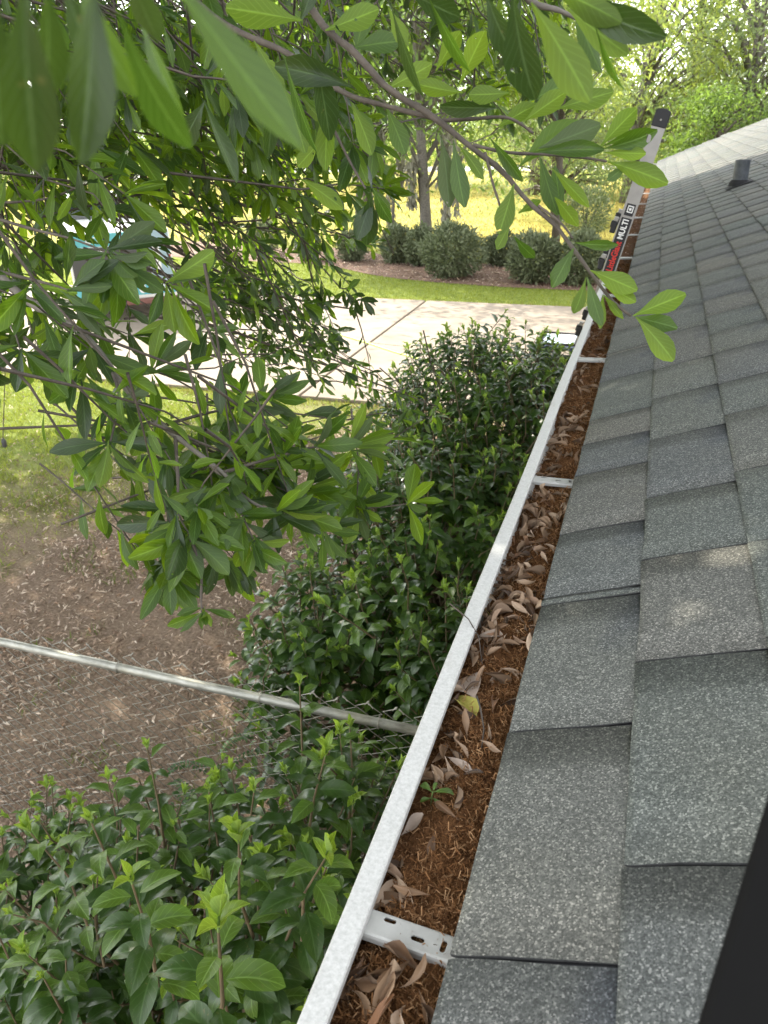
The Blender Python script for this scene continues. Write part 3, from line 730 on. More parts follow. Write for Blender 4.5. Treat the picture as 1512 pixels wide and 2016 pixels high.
# seedling
sp = gut_pt(848, 1588, 0); seed = empty('seedling', sp, 'tiny green seedling with a few leaves sprouting in the gutter', 'seedling')
mb = MB(); tp = sp + np.array([.004, -.006, .03]); mb.tube([sp, sp + np.array([.001, 0, .015]), tp], [.0009, .0008, .0006], 5); mb.build('stem', M['stem_green'], seed, smooth=True)
v, f, uv = leaf_shape('oak', 1, .42, 6, 2, .5, .25, .2, .06)
for dd, ss, h in (((-.9, .5, .35), .020, .9), ((.9, .25, .3), .024, .95), ((.8, -.5, .1), .022, .6), ((-.7, -.4, .2), .014, .55), ((.1, .6, .6), .012, 1.0)):
    F_ = frame(np.array(dd), np.array([0, 0, 1.])); o = link('leaf', mesh_np('leaf', v, f, M['vib_mid'], uv), seed)
    o.matrix_local = Matrix.Translation(Vector((tp - sp) * h)) @ Matrix((F_ * ss).tolist()).to_4x4()

# ================================================================== OBJECTS
# ------------------------------------------------------------------ ladder leaning on the gutter
LD = np.array([.19, 0, .805]); LD = LD / np.linalg.norm(LD)          # up along the rail
LN = np.array([LD[2], 0, -LD[0]])                                     # towards the house
ltop = np.array([-.025, 3.9, 3.19]); foot = ltop - LD * (3.19 / LD[2])
lad = empty('ladder', foot, 'aluminium extension ladder with black end caps leaning against the white gutter', 'ladder')
LM = np.stack([LN, np.array([0, 1., 0]), LD], axis=1)
LT = np.linalg.norm(ltop - foot)
def lp(a, y, s_): return foot + LN * a + np.array([0, y, 0]) + LD * s_
for yy in (0.0, .40):
    mb = MB(); s_ = (1 if yy == 0 else -1)
    web = .0026
    mb.box(lp(0, yy, LT / 2), (.060, web, LT), LM)
    mb.box(lp(-.0287, yy + s_ * .013, LT / 2), (.0026, .0232, LT), LM); mb.box(lp(.0287, yy + s_ * .013, LT / 2), (.0026, .0232, LT), LM)
    r_ = mb.build('rail', M['alu'], lad)
    mb = MB(); q = []
    for a in np.linspace(0, math.pi, 9): q.append((.0325 * math.cos(a), .012 * math.sin(a)))
    V = []
    for yo in (-.006, .034):
        for xx, zz in [(.0325, -.06)] + q + [(-.0325, -.06)]: V.append(lp(xx, yy + s_ * yo, LT + zz + .004))
    n_ = 11; F = [[i, (i+1) % n_, n_ + (i+1) % n_, n_ + i] for i in range(n_)] + [list(range(n_))[::-1], list(range(n_, 2*n_))]
    mb.add(V, F); cap = mb.build('end_cap', M['black'], lad, bevel=.003)
    mb = MB(); mb.lathe(lp(0, yy - s_ * .0062, LT - .028), [(.0045, 0), (.0045, .003), (.003, .0045)], 10, np.stack([LN, LD, np.array([0, -s_, 0.])], 1)); mb.build('bolt', M['alu'], cap)
    mb = MB(); mb.box(lp(.0, yy + s_ * .012, .02), (.08, .05, .05), LM); mb.build('rubber_foot', M['black'], lad, bevel=.006)
s_ = .28
while s_ < LT - .1:
    mb = MB(); mb.tube([lp(0, .003, s_), lp(0, .397, s_)], .016, 10); mb.build('rung', M['alu'], lad, smooth=True); s_ += .28
for s0 in (LT - .49, LT - .66, LT - .99):
    for yy in (0.0, .40):
        sg = 1 if yy == 0 else -1
        mb = MB(); mb.box(lp(-.045, yy + sg * .02, s0), (.026, .04, .05), LM); mb.box(lp(-.057, yy + sg * .02, s0 + .012), (.012, .034, .03), LM); k_ = mb.build('rung_lock', M['black'], lad, bevel=.005)
        mb = MB(); mb.box(lp(-.0445, yy + sg * .02, s0 + .036), (.022, .03, .018), LM); mb.build('lock_plate', M['alu'], k_, bevel=.003)
# holes and decals on the rail facing the eye (flat print on the web)
def rail_quad(name, a0, a1, s0, s1, mat, d, parent=lad):
    mb = MB(); c = lp((a0 + a1) / 2, -.0013 - d, (s0 + s1) / 2); mb.box(c, (a1 - a0, .0004, s1 - s0), LM); return mb.build(name, mat, parent)
def text_on(name, body, size, origin, xa, ya, mat, parent, bold=.0, sx=1.0):
    cu = bpy.data.curves.new(name, 'FONT'); cu.body = body; cu.size = size; cu.align_x = 'CENTER'; cu.align_y = 'CENTER'; cu.offset = bold; cu.extrude = .0003; cu.resolution_u = 3
    cu.materials.append(mat); tmp = bpy.data.objects.new('text_outline', cu); COL.objects.link(tmp); me = bpy.data.meshes.new_from_object(tmp.evaluated_get(bpy.context.evaluated_depsgraph_get())); bpy.data.objects.remove(tmp)
    o = link(name, me, parent)
    xa = np.array(xa, float); ya = np.array(ya, float); xa /= np.linalg.norm(xa); ya /= np.linalg.norm(ya); za = np.cross(xa, ya)
    o.matrix_local = Matrix.Translation(Vector(np.array(origin) - base_of(parent))) @ Matrix(np.stack([xa * sx, ya, za], 1).tolist()).to_4x4(); return o
s1 = LT - .425
dec = rail_quad('decal', -.024, .024, s1 - .262, s1 - .012, M['black'], .0006)
text_on('lettering', 'LittleGiant', .040, lp(0, -.0029, s1 - .186), LD, -LN, M['red'], dec, .0009, .80)
text_on('lettering', 'MULTI', .036, lp(0, -.0029, s1 - .062), LD, -LN, M['whiteprint'], dec, .0009, .88)
lg = rail_quad('logo', -.020, .020, s1 - .002, s1 + .05, M['black'], .0006)
rail_quad('logo_square', -.012, .014, s1 + .012, s1 + .042, M['whiteprint'], .0016, lg); rail_quad('logo_square', -.008, .010, s1 + .0165, s1 + .0375, M['black'], .0024, lg)
rail_quad('logo_square', -.004, .006, s1 + .022, s1 + .032, M['whiteprint'], .0032, lg)
for sh in (LT - 1.42, LT - .78, LT - 1.62):
    mb = MB(); mb.lathe(lp(0, -.0014, sh), [(.0065, 0), (.0065, .0006)], 12, np.stack([LN, LD, np.array([0, -1., 0])], 1)); mb.build('bolt_hole', M['black'], lad)
# wire clip / red hook knob on the ladder by the gutter
mb = MB(); kc = lp(.052, -.012, LT - 1.545); mb.lathe(kc - LD * .02, [(.018, 0), (.02, .012), (.017, .028), (.006, .036)], 12, LM); mb.build('red_knob', M['red'], lad, smooth=True)
mb = MB(); mb.box(lp(.036, -.01, LT - 1.60), (.05, .03, .09), LM); mb.build('stabiliser_bracket', M['black'], lad, bevel=.005)

# ------------------------------------------------------------------ pale blue tray on a dark stand
tc = ground(1098, 672, .62); tub = empty('tool_cart', (tc[0], tc[1], 0.045), 'dark framed cart with a pale blue top standing on the driveway left of the ladder', 'cart')
tx, ty = tc[0], tc[1]
mb = MB(); mb.box((tx, ty, .60), (.50, .62, .05)); mb.build('tray', M['navy'], tub, bevel=.015)
mb = MB(); mb.box((tx + .02, ty + .02, .638), (.40, .50, .02)); mb.build('lid', M['paleblue'], tub, bevel=.008)
mb = MB(); q = [(tx - .24, ty - .30, .66), (tx - .24, ty + .30, .66), (tx + .24, ty + .30, .66), (tx + .24, ty - .30, .66), (tx - .24, ty - .30, .66)]; mb.tube(q, .016, 8); mb.build('guard_bar', M['black'], tub, smooth=True)
for a in (-1, 1):
    for b_ in (-1, 1):
        mb = MB(); mb.tube([(tx + a * .21, ty + b_ * .26, .58), (tx + a * .23, ty + b_ * .29, .05)], .016, 8); mb.build('leg', M['black'], tub)
for a in (-.12, .0, .12):
    mb = MB(); mb.box((tx - .25, ty + a * 1.6, .635), (.03, .05, .045)); mb.build('clip', M['whiteprint'], tub, bevel=.006)
mb = MB(); mb.box((tx, ty - .27, .38), (.40, .02, .28)); mb.build('side_panel', M['navy'], tub, bevel=.005)

# ------------------------------------------------------------------ hose
hp = [ground(395, 612, .055), ground(470, 625, .055), ground(560, 637, .055), ground(620, 646, .055), ground(700, 668, .055), ground(790, 697, .055), ground(900, 726, .055), ground(1010, 742, .055)]
def smooth_path(p, n=60):
    p = np.array(p); t = np.linspace(0, len(p) - 1, n); out = []
    for q in t:
        i = min(int(q), len(p) - 2); f = q - i; p0, p1, p2, p3 = p[max(i-1, 0)], p[i], p[i+1], p[min(i+2, len(p)-1)]
        out.append(.5 * (2*p1 + (p2-p0)*f + (2*p0-5*p1+4*p2-p3)*f*f + (3*p1-p0-3*p2+p3)*f**3))
    return np.array(out)
mb = MB(); mb.tube(smooth_path(hp), .013, 8); tag(mb.build('garden_hose', M['lime'], smooth=True), 'lime green hose stretched across the pale driveway', 'hose')

# ------------------------------------------------------------------ black rail end close to the eye
pa = CAMP + ray(1612, 1600) / np.linalg.norm(ray(1612, 1600)) * .36; pb = CAMP + ray(1478, 2040) / np.linalg.norm(ray(1478, 2040)) * .38
ax_ = pa - pb; ax_ /= np.linalg.norm(ax_); nn_ = CAMP - (pa + pb) / 2; sd = np.cross(ax_, nn_); sd /= np.linalg.norm(sd); nn_ = np.cross(sd, ax_)
rn = np.array([-SP, 0, CP]); t_hit = -abs(((np.array(rf(0, 0)) - pb) @ rn) / (ax_ @ rn))
mb = MB(); L0 = t_hit + .02; L1 = np.linalg.norm(pa - pb) + .22
V = []
for s_ in (L0, L1 - .012, L1):
    w_ = .0175 if s_ < L1 else .014
    for a, b_ in ((-1, -.8), (-.8, -1), (.8, -1), (1, -.8), (1, .8), (.8, 1), (-.8, 1), (-1, .8)): V.append(pb + ax_ * s_ + sd * a * w_ + nn_ * b_ * .011)
F = [[j*8+i, j*8+(i+1) % 8, (j+1)*8+(i+1) % 8, (j+1)*8+i] for j in range(2) for i in range(8)] + [list(range(8))[::-1], list(range(16, 24))]
mb.add(V, F); tag(mb.build('black_rail', m_plain('matt_black_rubber', (.006, .006, .006), .95, spec=.1), bevel=.002), 'blurred black rail end standing on the shingles close by, bottom right', 'rail')

# ------------------------------------------------------------------ chain link fence
FY, FZ = 2.055, 1.2
fen = empty('chain_link_fence', (-2.2, FY, 0), 'galvanised chain link fence with round top rail running to the house', 'fence')
mb = MB(); mb.tube([(-5.4, FY, FZ + .012), (-3, FY, FZ + .004), (-1.5, FY, FZ - .004), (.38, FY, FZ)], .0185, 14); mb.build('top_rail', M['galv'], fen, smooth=True)
for x in (.30, -3.35, -5.3):
    mb = MB(); mb.lathe((x, FY + .0, 0), [(.03, -.05), (.03, FZ - .03 if x < 0 else FZ + .05), (.02, FZ - .02 if x < 0 else FZ + .07)], 14); mb.build('post', M['galv'], fen, smooth=True)
def wire_mesh(ph):
    mb = MB(); pts = []; hw, hh = .0285, .031
    z = FZ + .05; i = 0
    while z > .02:
        sx = 1 if (i + ph) % 2 else -1
        pts.append((sx * hw, -.003 if sx > 0 else .003, z)); z -= hh if i else hh * 1.0; i += 1
    # rounded knuckle at the top
    x0 = pts[0][0]; pts = [(x0 * .35, .004, FZ + .030), (x0 * .7, .006, FZ + .046), (x0 * 1.0, .004, FZ + .053)] + pts
    pts = [(x, y + .0245, z) for x, y, z in pts]
    mb.tube(pts, .0019, 4, cap=False); return mesh_np('wire', mb.v, mb.f, M['wire'], smooth=True)
wm = wire_mesh(0), wire_mesh(1)
i = 0; x = .26
while x > -4.4:
    o = link('wire', wm[i % 2], fen); o.location = Vector((x + random.uniform(-.002, .002), FY + random.uniform(-.003, .003), random.uniform(-.003, .003))) - fen.location
    o.rotation_euler = (random.uniform(-.012, .012), random.uniform(-.006, .006), 0); x -= .057; i += 1
for px_ in (233, 512, 745):
    c = at_Y(px_, 1268 + px_ * .1976, FY); mb = MB(); pts = [(c[0] + .004 * math.sin(a * .5), FY + .0235 * math.cos(a), FZ + .0235 * math.sin(a)) for a in np.linspace(0, 2 * math.pi, 15)] + [(c[0] + .01, FY + .028, FZ - .06)]
    mb.tube(pts, .0022, 5); mb.build('tie_wire', M['wire'], fen, smooth=True)

# ------------------------------------------------------------------ ground cover
def soilness(x, y):
    n = vnoise(x, y, .55, 2) * 1.0 + vnoise(x, y, 1.7, 4) * .6
    g = (-x - 3.7) * .55 + (y - 5.7) * .42 + n * 1.3
    return 1 - np.clip(g * .6, 0, 1)
LSH = [leaf_shape('oak', 1, .32, 2, 1, c_, f_, tw_) for c_, f_, tw_ in ((.5, .3, .4), (-.4, .5, -.5), (.2, .1, .2), (.7, .8, 0))]
N = 120000
yy = -.5 + 9.2 * rng.random(N) ** .8; xx = -9.5 + 9.9 * rng.random(N)
kp = (soilness(xx, yy) + .10 > rng.random(N)) & (vnoise(xx, yy, .9, 8) + .75 > rng.random(N) * 1.2) & (yy < 8.75); xx, yy = xx[kp], yy[kp]; N = len(xx)
d = rnd_dirs(N); d[:, 2] *= .25; nn = rnd_dirs(N) * .45; nn[:, 2] = 1
kk = rng.integers(0, 4, N); sz = .024 + .040 * rng.random(N) ** 1.5; pos = np.stack([xx, yy, .012 + .022 * rng.random(N)], 1)
Vs = []; Fs = []; Us = []; off = 0
for k_ in range(4):
    ix = kk == k_; V, F, uv = LSH[k_]; Fr = frame(d[ix], nn[ix]); Vs.append((np.einsum('nij,vj->nvi', Fr * sz[ix][:, None, None], V) + pos[ix][:, None, :]).reshape(-1, 3)); n_ = ix.sum()
    Fs.append((F[None] + (np.arange(n_) * len(V))[:, None, None] + off).reshape(-1, 4)); Us.append(np.tile(uv, (n_, 1))); off += n_ * len(V)
tag(link('leaf_litter', mesh_np('leaf_litter', np.concatenate(Vs), np.concatenate(Fs), M['litter'], np.concatenate(Us))), 'dry tan oak leaf litter covering the bare ground', 'leaf litter', kind='stuff')
# grass blades
BV = np.array([(-.05, 0, 0), (.05, 0, 0), (-.035, .55, .03), (.035, .55, .03), (0, 1, .14)]); BF3 = np.array([(0, 1, 3), (0, 3, 2), (2, 3, 4)])
def blades(name, xx, yy, h0, h1, mat, label, z=0.0, wide=1.0):
    n = len(xx); d = np.stack([rng.normal(0, .55, n), rng.normal(0, .55, n), np.ones(n)], 1); nn = rnd_dirs(n)
    hh = h0 + (h1 - h0) * rng.random(n); v = BV.copy(); v[:, 0] *= wide
    o = joined(name, v, BF3, None, np.stack([xx, yy, np.full(n, z)], 1), frame(d, nn), hh, mat); tag(o, label, 'grass', kind='stuff'); return o
N = 150000; xx = -14 + 14 * rng.random(N); yy = 1 + 7.8 * rng.random(N) ** .75; s_ = soilness(xx[:], yy[:]) if N < 1 else None
# coarse lookup so that the noise is sampled once per grid node
gxs, gys = np.linspace(-14.5, .5, 160), np.linspace(0, 9.2, 110); GXm, GYm = np.meshgrid(gxs, gys); SG = soilness(GXm.ravel(), GYm.ravel()).reshape(GXm.shape); PG = vnoise(GXm.ravel(), GYm.ravel(), 2.2, 11).reshape(GXm.shape)
ix = np.clip(((xx + 14.5) / 15 * 159).astype(int), 0, 159); iy = np.clip((yy / 9.2 * 109).astype(int), 0, 109); s_ = SG[iy, ix]; pg = PG[iy, ix]
kp = (1 - s_) * (.75 + pg) > rng.random(N); blades('lawn_grass', xx[kp], yy[kp], .03, .075, M['grass'], 'green lawn grass at the left between the fence and the driveway', wide=1.3)
kp = (s_ > .2) & (pg + .06 * (yy - 5.5) > .10) & (yy > 2.3) & (rng.random(N) < .42); blades('sparse_weeds', xx[kp], yy[kp], .035, .08, M['dirtgrass'], 'thin patchy weeds growing through the leaf litter', wide=1.2)
N = 70000; xx = -20 + 20.5 * rng.random(N); yy = 15.07 + 4.2 * rng.random(N); lim = np.interp(xx, edx, edy); kp = yy < lim - .04
blades('verge_grass', xx[kp], yy[kp], .03, .07, M['grass'], 'mown green grass strip between the driveway and the mulch bed', wide=1.6)
N = 4200; xx = -20 + 20.5 * rng.random(N); yy = np.where(rng.random(N) < .5, 15.02 + np.abs(rng.normal(0, .12, N)), 8.74 - np.abs(rng.normal(0, .1, N))); blades('dry_edge_grass', xx, yy, .03, .07, M['drygrass'], 'straw-coloured dry grass along the driveway edges', wide=2)
N = 60000; xx = -45 + 50 * rng.random(N); yy = 19.8 + 30 * rng.random(N) ** 1.4; kp = yy > np.interp(xx, edx, edy) + 2.5; blades('field_grass', xx[kp], yy[kp], .05, .13, M['drygrass'], 'yellowing mown field grass beyond the mulch bed', wide=2.5)
N = 5000; xx = -15 + 18 * rng.random(N); yy = np.interp(xx, edx, edy) + .1 + 2.4 * rng.random(N); d = rnd_dirs(N); d[:, 2] *= .3; nn = rnd_dirs(N) * .5; nn[:, 2] = 1
o = joined('mulch_chips', LSH[0][0], LSH[0][1], LSH[0][2], np.stack([xx, yy, np.full(N, .025)], 1), frame(d, nn), .06 + .06 * rng.random(N), M['litter']); tag(o, 'reddish mulch chips and dry leaves strewn in the bed', 'mulch', kind='stuff')

# ------------------------------------------------------------------ viburnum shrubs by the house
VSH = [leaf_shape('vib', 1, r_.uniform(.44, .54), 6, 2, r_.uniform(.35, .9), r_.uniform(.1, .3), r_.uniform(-.2, .2), .012, r_.uniform(-.06, .06)) for r_ in [random.Random(i + 40) for i in range(6)]]
VSL = [leaf_shape('vib', 1, .48, 3, 1, c_, .2, 0, 0) for c_ in (.4, .6, .8, .5, .7, .45)]
VNEW = leaf_shape('vib', 1, .38, 5, 1, -.15, .5, .1, .01); VNEW2 = leaf_shape('vib', 1, .42, 5, 1, .5, .35, .1, .01)
def shrub(name, loc, label, lobes, nshoot, size, rs, extra=(), feet=6, clip=None, mats=None):
    rr = np.random.default_rng(rs); root = empty(name, loc, label, 'shrub')
    fo = Foliage(VSH + [VNEW, VNEW2], [M['vib'], M['vib_mid'], M['vib_new']]); low = VSL + [VNEW, VNEW2]
    st = MB(); sg = MB(); feet_p = [np.array(loc) + np.array([rr.normal(0, .16), rr.normal(0, .2), 0]) for _ in range(feet)]
    shoots = []
    tot = sum(l[2] for l in lobes)
    for c, r_, wgt in lobes:
        c = np.array(c); r_ = np.array(r_)
        for _ in range(int(nshoot * wgt / tot)):
            u = rr.normal(size=3); u /= np.linalg.norm(u)
            if u[2] < -.55: u[2] *= -1
            rad = rr.uniform(.55, 1.06) if rr.random() < .45 else rr.uniform(.88, 1.08)
            tip = c + u * r_ * rad
            if tip[2] < .08 or (clip is not None and not clip(tip)): continue
            out = u * np.array([1, 1, .4]); dirv = out * .55 + np.array([rr.normal(0, .22), rr.normal(0, .22), .75])
            shoots.append((tip, dirv / np.linalg.norm(dirv), rr.uniform(.16, .34), rad))
    for e in extra: shoots.append((np.array(e[0]), np.array(e[1]) / np.linalg.norm(e[1]), e[2], 1.3))
    for tip, dv, ln, rad in shoots:
        b0 = tip - dv * ln; side = np.cross(dv, rr.normal(size=3)); side /= np.linalg.norm(side); bend = side * rr.uniform(-.03, .03)
        pts = [b0, (b0 + tip) / 2 + bend, tip]; st.tube(pts, [.0042, .0032, .002], 4, cap=False)
        if rr.random() < .35 and rad > .75:
            f_ = feet_p[rr.integers(len(feet_p))]; m_ = (f_ + b0) / 2 + np.array([rr.normal(0, .05), rr.normal(0, .05), -.05]); st.tube([f_, m_, b0], [.013, .009, .0045], 5, cap=False)
        npair = max(3, int(ln / .042)); ph = rr.uniform(0, 3.1)
        for i in range(npair):
            t_ = (i + .3) / npair; p_ = b0 + (tip - b0) * t_ + bend * 4 * t_ * (1 - t_) * .5; ph += math.pi / 2 + rr.normal(0, .25)
            a = np.cross(dv, [.3, .2, .9]); a /= np.linalg.norm(a); b2 = np.cross(dv, a)
            for sgn in (0, math.pi):
                if rr.random() < .06: continue
                o_ = a * math.cos(ph + sgn) + b2 * math.sin(ph + sgn); el = .25 + .45 * t_
                dl = o_ * 1.0 + dv * el + np.array([0, 0, -.10]); nl = dv * .8 + np.array([0, 0, .8]) - o_ * .1 + rr.normal(0, .22, 3)
                s2 = size * rr.uniform(.72, 1.15) * (1.0 if t_ < .75 else .8)
                mm = 0 if rr.random() < .72 else 1
                if t_ > .8 and rad > .95: mm = 1
                fo.add(p_ + o_ * .008, dl, nl, s2, rr.integers(6), mm)
        if rad > .9 and rr.random() < (.85 if rad < 1.2 else 1.0):
            ss = size * rr.uniform(.26, .5) * (1 if rad < 1.2 else 1.3); k_ = rr.integers(4, 8); sg.tube([tip, tip + dv * ss * .5], [.0022, .0015], 4, cap=False)
            for j in range(k_):
                aa = j * 2.4; a = np.cross(dv, [.3, .2, .9]); a /= np.linalg.norm(a); b2 = np.cross(dv, a); o_ = a * math.cos(aa) + b2 * math.sin(aa)
                sp_ = .25 + .5 * (1 - j / k_); fo.add(tip + dv * ss * .12 * j, dv + o_ * sp_, o_ * -.7 + np.array([0, 0, .6]) + dv * .2, ss * rr.uniform(.7, 1.15), 6 + rr.integers(2), 2)
    o = st.build('stem', M['stem'], root, smooth=True); o['kind'] = 'stuff'
    o = sg.build('shoot', M['stem_green'], root, smooth=True); o['kind'] = 'stuff'
    fo.build(root, lowpoly=low); return root
cl = lambda p: p[0] < -.30 and (p[1] > 2.12 or p[2] > 1.3)
shrub('viburnum_shrub', (-1.1, 4.2, 0), 'tall dark green viburnum shrub beside the gutter, taller than the chain link fence',
      [((-1.02, 5.2, .95), (.82, 1.15, .98), 3.2), ((-1.0, 3.9, .72), (.80, .95, .92), 2.6), ((-1.35, 3.05, .55), (.52, .62, .66), 1.3), ((-.62, 5.9, .9), (.35, .8, .72), .9), ((-.62, 4.6, .95), (.36, 1.0, .95), 1.0), ((-.62, 2.9, .6), (.38, .6, .65), .7)], 1250, .100, 3,
      [(P(930, 640, 5.6), (.05, 0, 1), .35), (P(880, 655, 5.6), (-.1, 0, 1), .35), (P(805, 690, 5.5), (-.3, 0, 1), .4), (P(1060, 690, 5.4), (.1, 0, 1), .3), (P(705, 745, 5.1), (-.7, .1, .6), .4), (P(690, 790, 5.0), (-.8, .1, .5), .4),
       (P(700, 1150, 3.15), (-.1, -.3, 1), .3), (P(790, 1110, 3.2), (0, -.3, 1), .3), (P(640, 1190, 3.1), (-.5, -.4, .7), .3)], clip=cl)
cl2 = lambda p: p[0] < -.28 and p[1] < 2.0
shrub('viburnum_shrub', (-1.15, 1.35, 0), 'nearest viburnum shrub with pale new shoots, in front of the chain link fence',
      [((-1.1, 1.32, .58), (.68, .5, .86), 2.4), ((-.66, 1.5, .78), (.36, .42, .80), 1.3), ((-1.75, 1.28, .38), (.58, .5, .72), 1.9), ((-.62, .95, .8), (.36, .42, .92), 1.3), ((-1.1, .85, .7), (.5, .4, .85), 1.3), ((-1.5, .9, .4), (.5, .4, .8), 1.0)], 620, .092, 5,
      [(P(430, 1835, 1.18), (.1, .1, 1), .25), (P(590, 1350, 2.35), (0, .1, 1), .35), (P(290, 1475, 2.35), (-.05, .1, 1), .35), (P(470, 1660, 1.75), (0, 0, 1), .3), (P(640, 1690, 1.6), (.25, 0, 1), .28), (P(640, 1490, 2.1), (.2, .1, 1), .3), (P(180, 1620, 1.9), (-.2, 0, 1), .3), (P(60, 1640, 2.0), (-.3, 0, 1), .3), (P(260, 1740, 1.6), (0, 0, 1), .3), (P(500, 1560, 2.1), (0, 0, 1), .3)], clip=cl2)
# low weeds at the foot of the fence
def weed(loc, label, n, rs, h=.45):
    rr = np.random.default_rng(rs); root = empty('fern_weed', loc, label, 'weed'); V, F, uv = leaf_shape('vib', 1, .5, 2, 1, .2, .1); ps = []; ds = []; ns = []; st = MB()
    for _ in range(n):
        a = rr.uniform(0, 6.28); L = rr.uniform(.5, 1) * h; o_ = np.array([math.cos(a), math.sin(a), 0]); b0 = np.array(loc) + np.array([rr.normal(0, .09), rr.normal(0, .09), rr.uniform(0, .35)])
        pts = [b0 + o_ * L * t_ + np.array([0, 0, L * (1.3 * t_ - 1.1 * t_ * t_)]) for t_ in np.linspace(0, 1, 7)]; st.tube(pts, .002, 4, cap=False)
        sd_ = np.array([-o_[1], o_[0], 0])
        for t_ in np.linspace(.15, 1, 12):
            p_ = b0 + o_ * L * t_ + np.array([0, 0, L * (1.3 * t_ - 1.1 * t_ * t_)])
            for s2 in (-1, 1): ps.append(p_); ds.append(sd_ * s2 + o_ * .35 + rr.normal(0, .08, 3)); ns.append(np.array([0, 0, 1.]) + rr.normal(0, .2, 3))
    o = joined('leaflet', V, F, uv, np.array(ps), frame(np.array(ds), np.array(ns)), np.full(len(ps), .035), M['fern'], parent=root); o['kind'] = 'stuff'
    o = st.build('stem', M['stem_green'], root); o['kind'] = 'stuff'
weed((-.85, 2.45, 0), 'ferny dark weed under the tall shrub just behind the fence rail', 26, 2, .5)
weed((-1.75, 2.35, 0), 'small leafy weed growing against the chain link mesh', 14, 4, .35)

# ------------------------------------------------------------------ hanging cord at the left
c0 = at_Y(10, 520, 5.0); c1 = at_Y(8, 872, 5.0); cord = empty('hanging_cord', c1, 'thin dark cord with a small weight hanging at the far left', 'cord')
mb = MB(); mb.tube([c0 + [0, 0, .8], c0, (c0 + c1) / 2 + [.01, 0, 0], c1 + [0, 0, .04]], .004, 5); mb.build('line', M['bark'], cord)
mb = MB(); mb.lathe(c1, [(.012, -.04), (.022, -.03), (.022, .02), (.01, .04)], 10); mb.build('weight', M['greyprint'], cord, smooth=True)

# ------------------------------------------------------------------ service truck on the driveway
tR = np.array([-8.42, 12.85, .045]); tu = np.array([.771, .636, 0]); ta = np.array([-.636, .771, 0]); TM = np.stack([tu, ta, np.array([0, 0, 1.])], 1)
def tk(u, a, z): return tR + tu * u + ta * a + np.array([0, 0, z])      # u: negative to the left of the right rear corner, a: forward
trk = empty('service_truck', tk(-.9, 2.4, 0), 'white service truck with teal lettered panels parked on the driveway behind branches', 'truck')
mb = MB(); mb.box(tk(-.9, 1.15, .95), (1.8, 2.3, 1.2), TM); mb.build('cargo_box', M['paint'], trk, bevel=.03)
mb = MB(); mb.box(tk(-.9, .02, .30), (1.8, .12, .10), TM); mb.build('rear_bumper', M['bumper'], trk, bevel=.02)
mb = MB(); V = [tk(u, a, z) for u in (-1.78, -.02) for a, z in ((2.3, .45), (4.9, .45), (4.95, .95), (4.0, 1.08), (3.55, 1.90), (3.3, 2.02), (2.5, 2.04), (2.3, 1.95))]
mb.add(V, [list(range(8)), list(range(8, 16))[::-1]] + [[i, 8 + i, 8 + (i+1) % 8, (i+1) % 8] for i in range(8)]); cab = mb.build('cab', M['paint'], trk, bevel=.05)
mb = MB(); mb.box(tk(-.9, 2.296, 1.74), (1.5, .02, .32), TM); mb.build('rear_window', M['glass'], cab, bevel=.01)
for u in (-1.79, -.01):
    mb = MB(); V = [tk(u + du, a, z) for du in (-.008, .008) for a, z in ((2.5, 1.15), (3.8, 1.15), (3.45, 1.82), (2.5, 1.86))]; mb.add(V, [[0, 1, 2, 3], [7, 6, 5, 4]] + [[i, 4+i, 4+(i+1) % 4, (i+1) % 4] for i in range(4)]); mb.build('side_window', M['glass'], cab)
    mb = MB(); s_ = -1 if u < -1 else 1; mb.box(tk(u + s_ * .14, 3.7, 1.30), (.22, .06, .26), TM); mb.build('wing_mirror', M['black'], cab, bevel=.02)
for u in (-1.68, -.12):
    for a in (.75, 4.1):
        mb = MB(); WM = np.stack([ta, np.array([0, 0, 1.]), tu], 1); mb.lathe(tk(u - .11, a, .34), [(.22, 0), (.33, .01), (.345, .05), (.345, .17), (.33, .21), (.22, .22)], 24, WM); w_ = mb.build('wheel', M['rubber'], trk, smooth=False)
        mb = MB(); mb.lathe(tk(u - .113, a, .34), [(.05, 0), (.2, .006), (.21, .02), (.21, .2), (.2, .222), (.05, .226)], 20, WM); mb.build('rim', M['alu'], w_)
def tpanel(name, u0, u1, z0, z1, mat, d=.012, parent=trk):
    mb = MB(); mb.box(tk((u0 + u1) / 2, -d / 2 - .0005, (z0 + z1) / 2), (u1 - u0, d, z1 - z0), TM); return mb.build(name, mat, parent, bevel=.002)
p1 = tpanel('grey_panel', -1.76, -.42, .66, 1.30, M['greyprint']); p2 = tpanel('phone_panel', -1.78, -.02, .42, .645, M['teal']); p3 = tpanel('top_panel', -1.78, -.42, 1.315, 1.53, M['teal']); p4 = tpanel('side_panel', -.40, -.03, .66, 1.53, M['blueprint'])
tpanel('white_stripe', -.34, -.22, .85, 1.3, M['whiteprint'], .016, p4)
mb = MB(); mb.box(tk(-.05, -.012, 1.0), (.05, .02, .2), TM); mb.build('tail_light', M['red'], trk, bevel=.005)
def ttext(s, size, u, z, par, d=.014, mat='whiteprint', b=.004): text_on('lettering', s, size, tk(u, -d, z), tu, [0, 0, 1], M[mat], par, b)
ttext('CO', .15, -1.36, 1.42, p3); ttext('en', .14, -1.25, 1.22, p1); ttext('PRE', .14, -1.35, 1.03, p1); ttext('WASH', .14, -.72, 1.05, p1); ttext('\u2022 WIN', .14, -1.3, .84, p1); ttext('\u2022 T', .13, -1.3, .71, p1)
ttext('07', .24, -1.22, .53, p2, b=.01); ttext('0', .24, -.62, .53, p2, b=.01); ttext('08', .24, -.22, .53, p2, b=.01)

